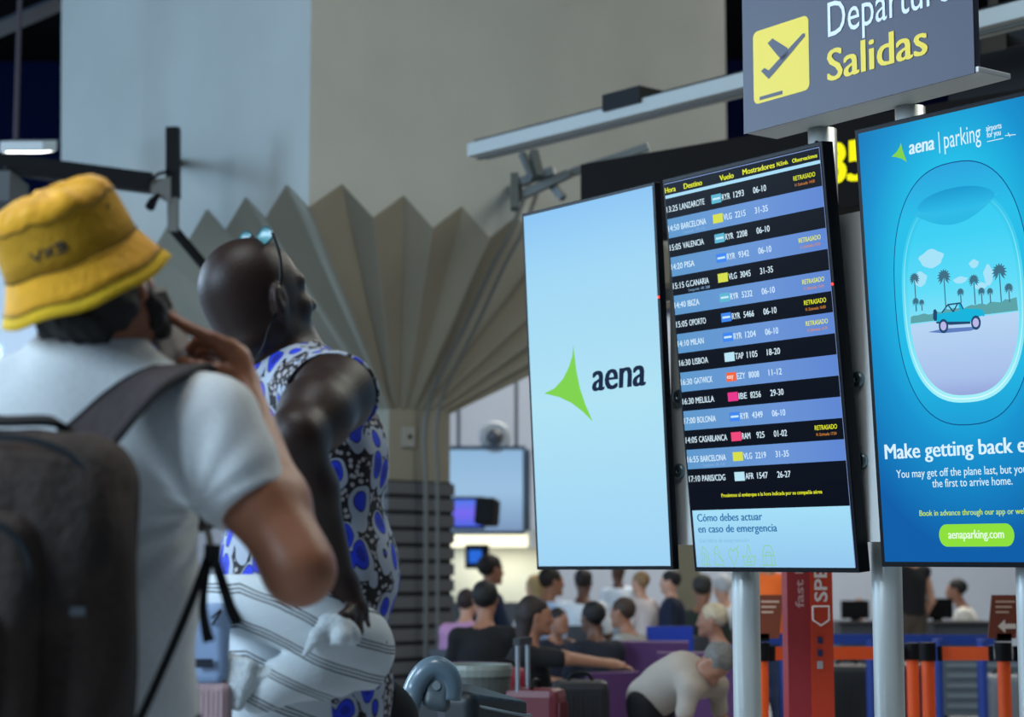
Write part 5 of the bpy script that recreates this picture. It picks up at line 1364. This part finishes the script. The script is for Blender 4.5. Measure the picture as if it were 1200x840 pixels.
# ---- luggage trolley in front of the pillar
tr = thing('luggage_trolley', 'grey luggage trolley handle arching beside the printed shirt', 'trolley'); c = W(500, 830, 4.6); c[2] = 0; root_at(tr, tuple(c))
M_tg = mat('trolley_grey', '#5f7480', rough=.35, coat=.3)
Yt = 4.6
pp = smooth_pts([W(462, 900, Yt - .1), W(474, 850, Yt - .05), W(484, 812, Yt), W(496, 790, Yt), W(511, 782, Yt), W(525, 791, Yt), W(530, 806, Yt), W(529, 820, Yt)], 5)
putp(MB().tube(pp, [.022 + .006 * math.sin(PI * i / (len(pp) - 1)) for i in range(len(pp))], 14).build('handle_arch', M_tg, None, smooth=True), tr)
z = Sdf().box(W(514, 806, Yt), (.030, .016, .050), frame(V(.25, 1, 0), V(.2, 0, 1)), .012).cap(W(505, 822, Yt), W(520, 826, Yt), .018, .016, .01)
putp(z.build('brake_hub', mat('trolley_hub', '#4b565c', rough=.45), .004), tr)
putp(MB().lathe([(0, .003), (.010, .003), (.011, 0)], W(512, 803, Yt) + V(0, -.018, 0), (0, -1, 0), 12).build('hub_button', mat('grip_pale', '#7a868a', rough=.4), None), tr)
putp(MB().bar(W(517, 822, Yt), W(517, 1040, Yt), .018, .018, (0, 1, 0)).build('upright', mat('upright_alu', '#8b8e98', rough=.35, metal=.5), None), tr)
b0 = W(517, 1040, Yt); b0[2] = .12
putp(MB().bar(V(b0[0], b0[1], W(517, 1040, Yt)[2]), b0, .03, .03, (0, 1, 0)).build('lower_upright', M_chrome, None), tr)
putp(MB().bar(V(b0[0] - .2, Yt, .14), V(b0[0] - .2, Yt + .75, .14), .03, .03).bar(V(b0[0] + .25, Yt, .14), V(b0[0] + .25, Yt + .75, .14), .03, .03).bar(V(b0[0] - .2, Yt, .14), V(b0[0] + .25, Yt, .14), .03, .03).bar(V(b0[0] - .2, Yt + .7, .14), V(b0[0] + .25, Yt + .7, .14), .03, .03).build('base_frame', M_chrome, None), tr)
putp(MB().bar(W(462, 900, Yt - .1), V(b0[0] - .2, Yt, .14), .03, .03).build('side_tube', M_tg, None), tr)
for x, y in ((-.2, .05), (.25, .05), (-.2, .68), (.25, .68)): putp(MB().lathe([(0, -.015), (.055, -.015), (.06, 0), (.055, .015), (0, .015)], V(b0[0] + x, Yt + y, .06), (1, 0, 0), 16).build('wheel', M_dark, None), tr)
cs_ = thing('holdall', 'dark hard-edged holdall riding on the luggage trolley behind its handle', 'bag')
c = W(556, 850, 4.95); root_at(cs_, tuple(c))
z = Sdf(); fr0 = frame(V(.5, 1, 0), V(0, 0, 1))
zt_ = W(560, 806, 4.95)[2]
cc = V(W(548, 830, 4.95)[0] - .0, 4.98, 0)
z.box(V(cc[0], cc[1], (.16 + zt_) / 2), (.10, .16, (zt_ - .16) / 2), fr0, .03)
z.fn(lambda P, d: np.maximum(d, (P[..., 2] - zt_) + (P[..., 0] - cc[0]) * .28 + .0))
putp(z.build('bag_body', mat('holdall_dark', '#141a1e', rough=.5), .007), cs_)
putp(MB().tube(smooth_pts([V(*(cc + R_0)) for R_0 in (V(-.09, -.14, zt_ - .01), V(.0, -.16, zt_ - .03), V(.13, -.12, zt_ - .06), V(.16, .0, zt_ - .07))]), .004, 6).build('edge_piping', mat('piping_grey', '#7c8688', rough=.5), None), cs_)
putp(MB().tube(smooth_pts([V(*(cc + R_0)) for R_0 in (V(.02, -.19, zt_ - .16), V(.05, -.21, zt_ - .11), V(.12, -.20, zt_ - .10), V(.17, -.16, zt_ - .16))]), .007, 6).build('side_handle', M_dark, None), cs_)
bk_ = thing('black_bag', 'soft black bag squeezed between the printed trousers and the trolley handle', 'bag'); c = W(455, 830, 4.35); root_at(bk_, tuple(c))
z = Sdf().ell(W(448, 838, 4.4), (.075, .07, .085), None).cap(W(448, 850, 4.4), W(448, 1000, 4.4), .08, .09); z.fn(lambda P, d: d + waves(P, .006, 25, 77))
putp(z.build('bag_body', mat('soft_black', '#0a0a0c', rough=.85), .008), bk_)
putp(MB().tube(smooth_pts([W(436, 806, 4.34), W(444, 798, 4.33), W(456, 800, 4.33), W(462, 812, 4.34)]), .005, 6).build('bag_handle', M_dark, None), bk_)
# ---- orange barriers
def stanchion(px, Y, label, top=757, sign=None):
    c = W(px, 800, Y); zt = W(px, top, Y)[2]; c[2] = 0
    t = thing('barrier_post', label, 'barrier'); root_at(t, tuple(c))
    putp(MB().tube([c, c + V(0, 0, zt - .05)], .027, 18).build('post', M_orange, None, smooth=False), t)
    putp(MB().tube([c + V(0, 0, zt - .06), c + V(0, 0, zt + .015)], .034, 18).build('cassette', M_dark, None), t)
    putp(MB().lathe([(0, 0), (.16, 0), (.16, .02), (.03, .05)], c, n=28).build('base', M_dark, None), t)
    return t, c, zt
posts = []
for px, Y, lab in ((893, 8.0, 'orange barrier post carrying the brown notice beside the nearest pole'), (1070, 8.7, 'orange barrier post just right of the middle pole, left one of the close pair'), (1088, 8.0, 'orange barrier post just right of the middle pole, right one of the close pair'), (1177, 7.9, 'orange barrier post carrying the brown arrow notice at the right')):
    posts.append(stanchion(px, Y, lab))
def belt(a, b, label, m=M_orange, z=None, hh=.055, tilt=0):
    t = thing('barrier_belt', label, 'barrier belt'); q = (a + b) / 2; root_at(t, tuple(q))
    putp(MB().bar(a, b, .004, hh).build('belt', m, None), t)
    d = nrm(b - a)
    for p_ in (a + d * .01, b - d * .01): putp(MB().bar(p_ - d * .01, p_ + d * .01, .012, hh + .006).build('belt_clip', M_dark, None), t)
pt = lambda i: posts[i][1] + V(0, 0, posts[i][2] - .03)
belt(pt(0) + V(.04, 0, 0), pt(1) - V(.04, 0, 0), 'orange barrier belt running left from the close pair of posts')
belt(pt(2) + V(.04, 0, 0), pt(3) - V(.04, 0, 0), 'orange barrier belt running to the post with the arrow notice')
belt(pt(3) + V(.04, 0, 0), pt(3) + V(.9, .1, 0), 'orange barrier belt leaving the frame at the right edge')
stanchion(1290, 8.0, 'orange barrier post just outside the right edge of view')
for i, px, (x0, x1), lab in ((0, 900, (884, 918), 'brown notice board on the orange post beside the nearest pole'), (3, 1175, (1158, 1195), 'brown notice board with a white arrow at the right edge')):
    Y = posts[i][1][1] - .02; a, b = W(x0, 748, Y), W(x1, 697, Y)
    t = thing('notice_board', lab, 'sign'); root_at(t, (a[0], Y, a[2]))
    tl = .012
    putp(MB().add([V(a[0], Y, a[2]), V(b[0] - .02, Y, a[2]), V(b[0], Y, b[2]), V(a[0] + .02, Y, b[2]), V(a[0], Y + .012, a[2]), V(b[0] - .02, Y + .012, a[2]), V(b[0], Y + .012, b[2]), V(a[0] + .02, Y + .012, b[2])], [(0, 1, 2, 3), (7, 6, 5, 4), (0, 4, 5, 1), (1, 5, 6, 2), (2, 6, 7, 3), (3, 7, 4, 0)]).build('board', mat('notice_brown', '#7a3a22', rough=.5), None), t)
    putp(MB().box((posts[i][1][0] - .03, Y - .0, posts[i][2] + .02), (posts[i][1][0] + .03, Y + .03, a[2] + .02)).build('board_clamp', M_dark, None), t)
    wp2 = b[0] - a[0]; hp = b[2] - a[2]; inkm = mat('notice_ink', '#c9a48f', rough=.6)
    for j in range(3): putp(MB().box((a[0] + wp2 * .25, Y - .002, b[2] - hp * (.18 + .12 * j)), (a[0] + wp2 * (.85 - .1 * j), Y, b[2] - hp * (.13 + .12 * j))).build('text_line', inkm, None), t)
    if i == 3:
        ax0, az0 = a[0] + wp2 * .3, a[2] + hp * .28
        putp(MB().add([(ax0, Y - .003, az0), (ax0 + .03, Y - .003, az0 + .028), (ax0 + .03, Y - .003, az0 + .01), (ax0 + .075, Y - .003, az0 + .01), (ax0 + .075, Y - .003, az0 - .01), (ax0 + .03, Y - .003, az0 - .01), (ax0 + .03, Y - .003, az0 - .028)], [(0, 2, 1), (0, 5, 2), (2, 5, 4, 3), (0, 6, 5)]).build('arrow', mat('notice_white', '#e6d8cc', rough=.6), None), t)
# ---- red pillar sign
rs = thing('pillar_sign', 'tall red and orange pillar sign with vertical white lettering between two poles', 'sign')
a, b = W(924, 800, 7.2), W(977, 800, 7.2); mid = W(951, 800, 7.2)[0]; root_at(rs, (mid, 7.2, 0))
zt = W(950, 640, 7.2)[2] + .12
putp(MB().box((a[0], 7.2, 0), (mid - .0, 7.34, zt)).build('maroon_panel', mat('panel_maroon', '#a02c30', rough=.45), None), rs)
putp(MB().box((mid, 7.19, 0), (b[0], 7.34, zt)).build('orange_panel', mat('panel_orange', '#c83a18', rough=.45), None), rs)
def vtext(s_, px, pya, pyb, cap, m, y):
    p0, p1 = W(px, pya, y), W(px, pyb, y); vs, fs, w_ = text_geo(s_, .02); kx = abs(p0[2] - p1[2]) / w_; kc = cap / .69
    me = bpy.data.meshes.new('lettering'); me.from_pydata([(p0[0] - v[1] * kc + cap / 2, y, max(p0[2], p1[2]) - abs(p0[2] - p1[2]) + v[0] * kx) for v in vs], [], fs)
    putp(obj('vertical_lettering', me, m), rs)
M_vt = mat('vertical_white', '#ead8d2', rough=.5)
vtext('SPEED', 962, 705, 630, .046, M_vt, 7.186); vtext('fast lane', 937, 712, 636, .030, mat('vertical_pale', '#cf9a98', rough=.5), 7.196)
q0 = W(962, 720, 7.186)
putp(MB().tube([q0 + V(-.03, 0, .03), q0 + V(.03, 0, .03), q0 + V(.03, 0, -.02), q0 + V(0, 0, -.04), q0 + V(-.03, 0, -.02), q0 + V(-.03, 0, .03)], .004, 6).build('white_emblem', M_vt, None), rs)
for py in (750, 765): 
    q = W(961, py, 7.186); putp(MB().box(tuple(q - V(.009, .003, .012)), tuple(q + V(.009, .003, .012))).build('blue_marker', mat('marker_navy', '#1c2350', rough=.5), None), rs)
q = W(961, 779, 7.186); putp(MB().box(tuple(q - V(.010, .003, .014)), tuple(q + V(.010, .003, .014))).build('grey_marker', mat('marker_grey', '#a9a2a4', rough=.5), None), rs)
# ---- blue rail barrier and desks
br = thing('blue_rail', 'blue belt barrier running in front of the check-in desks', 'barrier'); a, b = W(868, 748, 11.0), W(1165, 750, 11.3); root_at(br, tuple((a + b) / 2 * V(1, 1, 0)))
putp(MB().bar(a, b, .01, .06).build('belt', M_blue, None), br)
for px in (872, 919, 1020, 1098, 1150):
    p = W(px, 749, 11.15); putp(MB().tube([p * V(1, 1, 0), p], .03, 12).build('post', M_blue, None), br)
    putp(MB().lathe([(0, 0), (.15, 0), (.15, .02), (.03, .04)], p * V(1, 1, 0), n=20).build('base', M_dark, None), br)
bw = thing('blue_wall_board', 'low royal blue board behind the red sleeved person', 'board'); a = W(758, 762, 13.0); b = W(812, 734, 13.0); root_at(bw, (a[0], 13, 0))
putp(MB().box((a[0], 13.0, .35), (b[0], 13.05, b[2])).build('board', mat('royal_blue', '#1238a8', rough=.5), None), bw)
for x in (a[0] + .04, b[0] - .04): putp(MB().box((x - .02, 13.0, 0), (x + .02, 13.05, .35)).build('foot', M_dark, None), bw)
def desk(px0, px1, py, Y, label, mx=.5):
    a, b = W(px0, py, Y), W(px1, py, Y); t = thing('checkin_desk', label, 'desk'); root_at(t, (a[0], Y, 0))
    putp(MB().bbox((a[0], Y, .0), (b[0], Y + .5, a[2] - .03), .01).build('desk_body', M_count, None), t)
    putp(MB().bbox((a[0] - .04, Y - .06, a[2] - .03), (b[0] + .04, Y + .54, a[2]), .008).build('worktop', mat('worktop_dark', '#1a1d22', rough=.4), None), t)
    q = W(px0 + (px1 - px0) * mx, py, Y + .25)
    putp(MB().box((q[0] - .14, Y + .2, a[2] + .02), (q[0] + .14, Y + .23, a[2] + .20)).build('monitor_back', M_dark, None), t)
    putp(MB().box((q[0] - .04, Y + .2, a[2]), (q[0] + .04, Y + .24, a[2] + .03)).build('monitor_foot', M_dark, None), t)
desk(1095, 1160, 728, 17.2, 'dark check-in desk in front of the white-shirted agent', .04)
desk(985, 1040, 728, 19.0, 'dark check-in desk between the red pillar sign and the middle pole', .3)
bc_ = thing('baggage_conveyor', 'pale steel baggage conveyor behind the rightmost barriers', 'conveyor'); a, b = W(1100, 790, 14.5), W(1215, 770, 14.5); root_at(bc_, (a[0], 14.5, 0))
putp(MB().bbox((a[0], 14.5, .12), (b[0], 15.1, b[2]), .01).build('conveyor_body', mat('conveyor_grey', '#5d666e', rough=.4, metal=.3), None), bc_)
for j in range(5): putp(MB().box((a[0] + .06, 14.48, .18 + j * .075), (b[0] - .06, 14.5, .21 + j * .075)).build('slat', mat('conveyor_slat', '#7a848c', rough=.4, metal=.3), None), bc_)
for x in (a[0] + .05, b[0] - .05): putp(MB().box((x - .04, 14.6, 0), (x + .04, 15.0, .12)).build('foot', M_dark, None), bc_)
ol = tag(MB().box(tuple(W(795, 800, 18) * V(1, 1, 0)), tuple(W(822, 800, 18) * V(1, 0, 0) + V(0, 18.4, 8.2))).build('trim_1', M_olive), kind='structure')
# ---- far service point seen left of the screens
sp = thing('service_counter', 'far service counter with a bright strip light above it, left of the tall screen', 'counter'); Ys = 21.0
a, b = W(524, 700, Ys), W(640, 700, Ys); root_at(sp, (a[0], Ys, 0))
zz0 = W(570, 641, Ys)[2]; zz1 = W(570, 626, Ys)[2]
putp(MB().box((a[0], Ys + .6, 0), (b[0], Ys + .7, zz0)).build('back_panel', mat('cream_panel', '#d5d3c0', rough=.7), None), sp)
putp(MB().box((a[0], Ys + .0, zz0), (b[0], Ys + .7, zz1 + .05)).build('canopy', mat('canopy_white', '#c8cdd0', rough=.6), None), sp)
putp(MB().box((a[0] + .02, Ys - .03, zz0), (W(618, 640, Ys)[0], Ys, zz1)).build('strip_light', mat('strip_warm', '#fff8d8', emit='#fff6cf', es=1.15), None), sp)
putp(MB().box((a[0], Ys, 0), (b[0], Ys + .4, .85)).build('counter_body', M_count, None), sp)
q = W(559, 652, Ys - .1); putp(MB().bbox(tuple(q - V(.13, 0, .13)), tuple(q + V(.13, .05, .13)), .006).build('monitor', M_dark, None), sp)
putp(MB().box(tuple(q - V(.09, .004, .07)), tuple(q + V(.05, 0, .07))).build('monitor_picture', lit('far_blue', '#2a6ad8'), None), sp)
putp(MB().bar(q + V(0, .03, .12), V(q[0], q[1] + .03, zz0 + .02), .03, .03, (0, 1, 0)).build('monitor_hanger', M_dark, None), sp)
lw2 = area('counter_light', ((a[0] + b[0]) / 2, Ys + .2, zz0 - .05), ((a[0] + b[0]) / 2, Ys + .5, 0), 1.0, .3, 7, (1, .97, .82))
gp = thing('glass_hoarding', 'pale blue glazed panel with a dark frame hanging above the far counter', 'panel'); a, b = W(526, 622, 20.5), W(616, 527, 20.5); root_at(gp, tuple(a))
putp(MB().box((a[0], 20.5, a[2]), (b[0], 20.54, b[2])).build('glowing_pane', gradmat('hoarding_glow', [(0, '#7c98bc'), (.5, '#9cc0e0'), (1, '#8fb6d8')], 'Z', a[2], b[2]), None), gp)  # glass pane given its own glow: brightness put into the emission colour
for (x0, z0, x1, z1) in ((a[0], a[2] - .04, b[0], a[2]), (a[0], b[2], b[0], b[2] + .04), (b[0] - .03, a[2], b[0] + .05, b[2]), (a[0] - .04, a[2], a[0], b[2])): putp(MB().box((x0, 20.46, z0), (x1, 20.56, z1)).build('frame_bar', mat('frame_slate', '#4a5a6c', rough=.5), None), gp)
for x in (a[0] + .1, b[0] - .1): putp(MB().box((x - .02, 20.48, b[2]), (x + .02, 20.54, 8.2)).build('hanger', M_alu, None), gp)
sc_ = thing('purple_monitor', 'small glowing purple monitor with a black speaker box beside it', 'monitor'); q = W(549, 601, 20.0); root_at(sc_, tuple(q))
putp(MB().bbox(tuple(q + V(-.18, 0, -.17)), tuple(q + V(.17, .06, .17)), .01).build('monitor_case', M_dark, None), sc_)
putp(MB().box(tuple(q + V(-.16, -.005, -.14)), tuple(q + V(.14, 0, .14))).build('picture', gradmat('purple_page', [(0, '#4a6ae0'), (.5, '#7a6af0'), (1, '#4d7ae8')], 'Z', q[2] - .15, q[2] + .15), None), sc_)
z = Sdf().box(W(571, 600, 20.0), (.11, .1, .14), frame(V(.4, 1, -.2), V(0, 0, 1)), .03); putp(z.build('speaker_box', M_dark, .012), sc_)
putp(MB().box(tuple(q + V(-.02, .06, -.02)), tuple(q + V(.02, .5, .02))).build('bracket', M_dark, None), sc_)
dm = thing('dome_camera', 'round grey dome camera high on the far wall left of the screens', 'camera'); q = W(580, 512, 20.5); root_at(dm, tuple(q))
putp(MB().lathe([(0, .10), (.06, .085), (.09, .04), (.095, 0)], q, (0, -1, 0), 20).build('dome', mat('dome_dark', '#4a5058', rough=.2), None, smooth=True), dm)
putp(MB().lathe([(.09, .03), (.15, .03), (.17, 0), (.17, -.03), (0, -.03)], q, (0, -1, 0), 24).build('ring', mat('dome_ring', '#b9c0c6', rough=.4), None), dm)
putp(MB().tube([q + V(0, .03, 0), V(q[0], 26.0, q[2])], .03, 8).build('wall_arm', M_alu, None), dm)
tw = thing('blue_banner', 'royal blue panel glimpsed under the pale phone', 'banner'); a, b = W(160, 432, 11.0), W(206, 378, 11.0); root_at(tw, (a[0], 11.0, 0))
putp(MB().box((a[0], 11.0, .02), (b[0], 11.06, b[2])).build('panel', mat('banner_blue', '#12267c', rough=.6), None), tw)
putp(MB().box((a[0] - .03, 10.9, 0), (b[0] + .03, 11.16, .02)).build('foot', M_dark, None), tw)
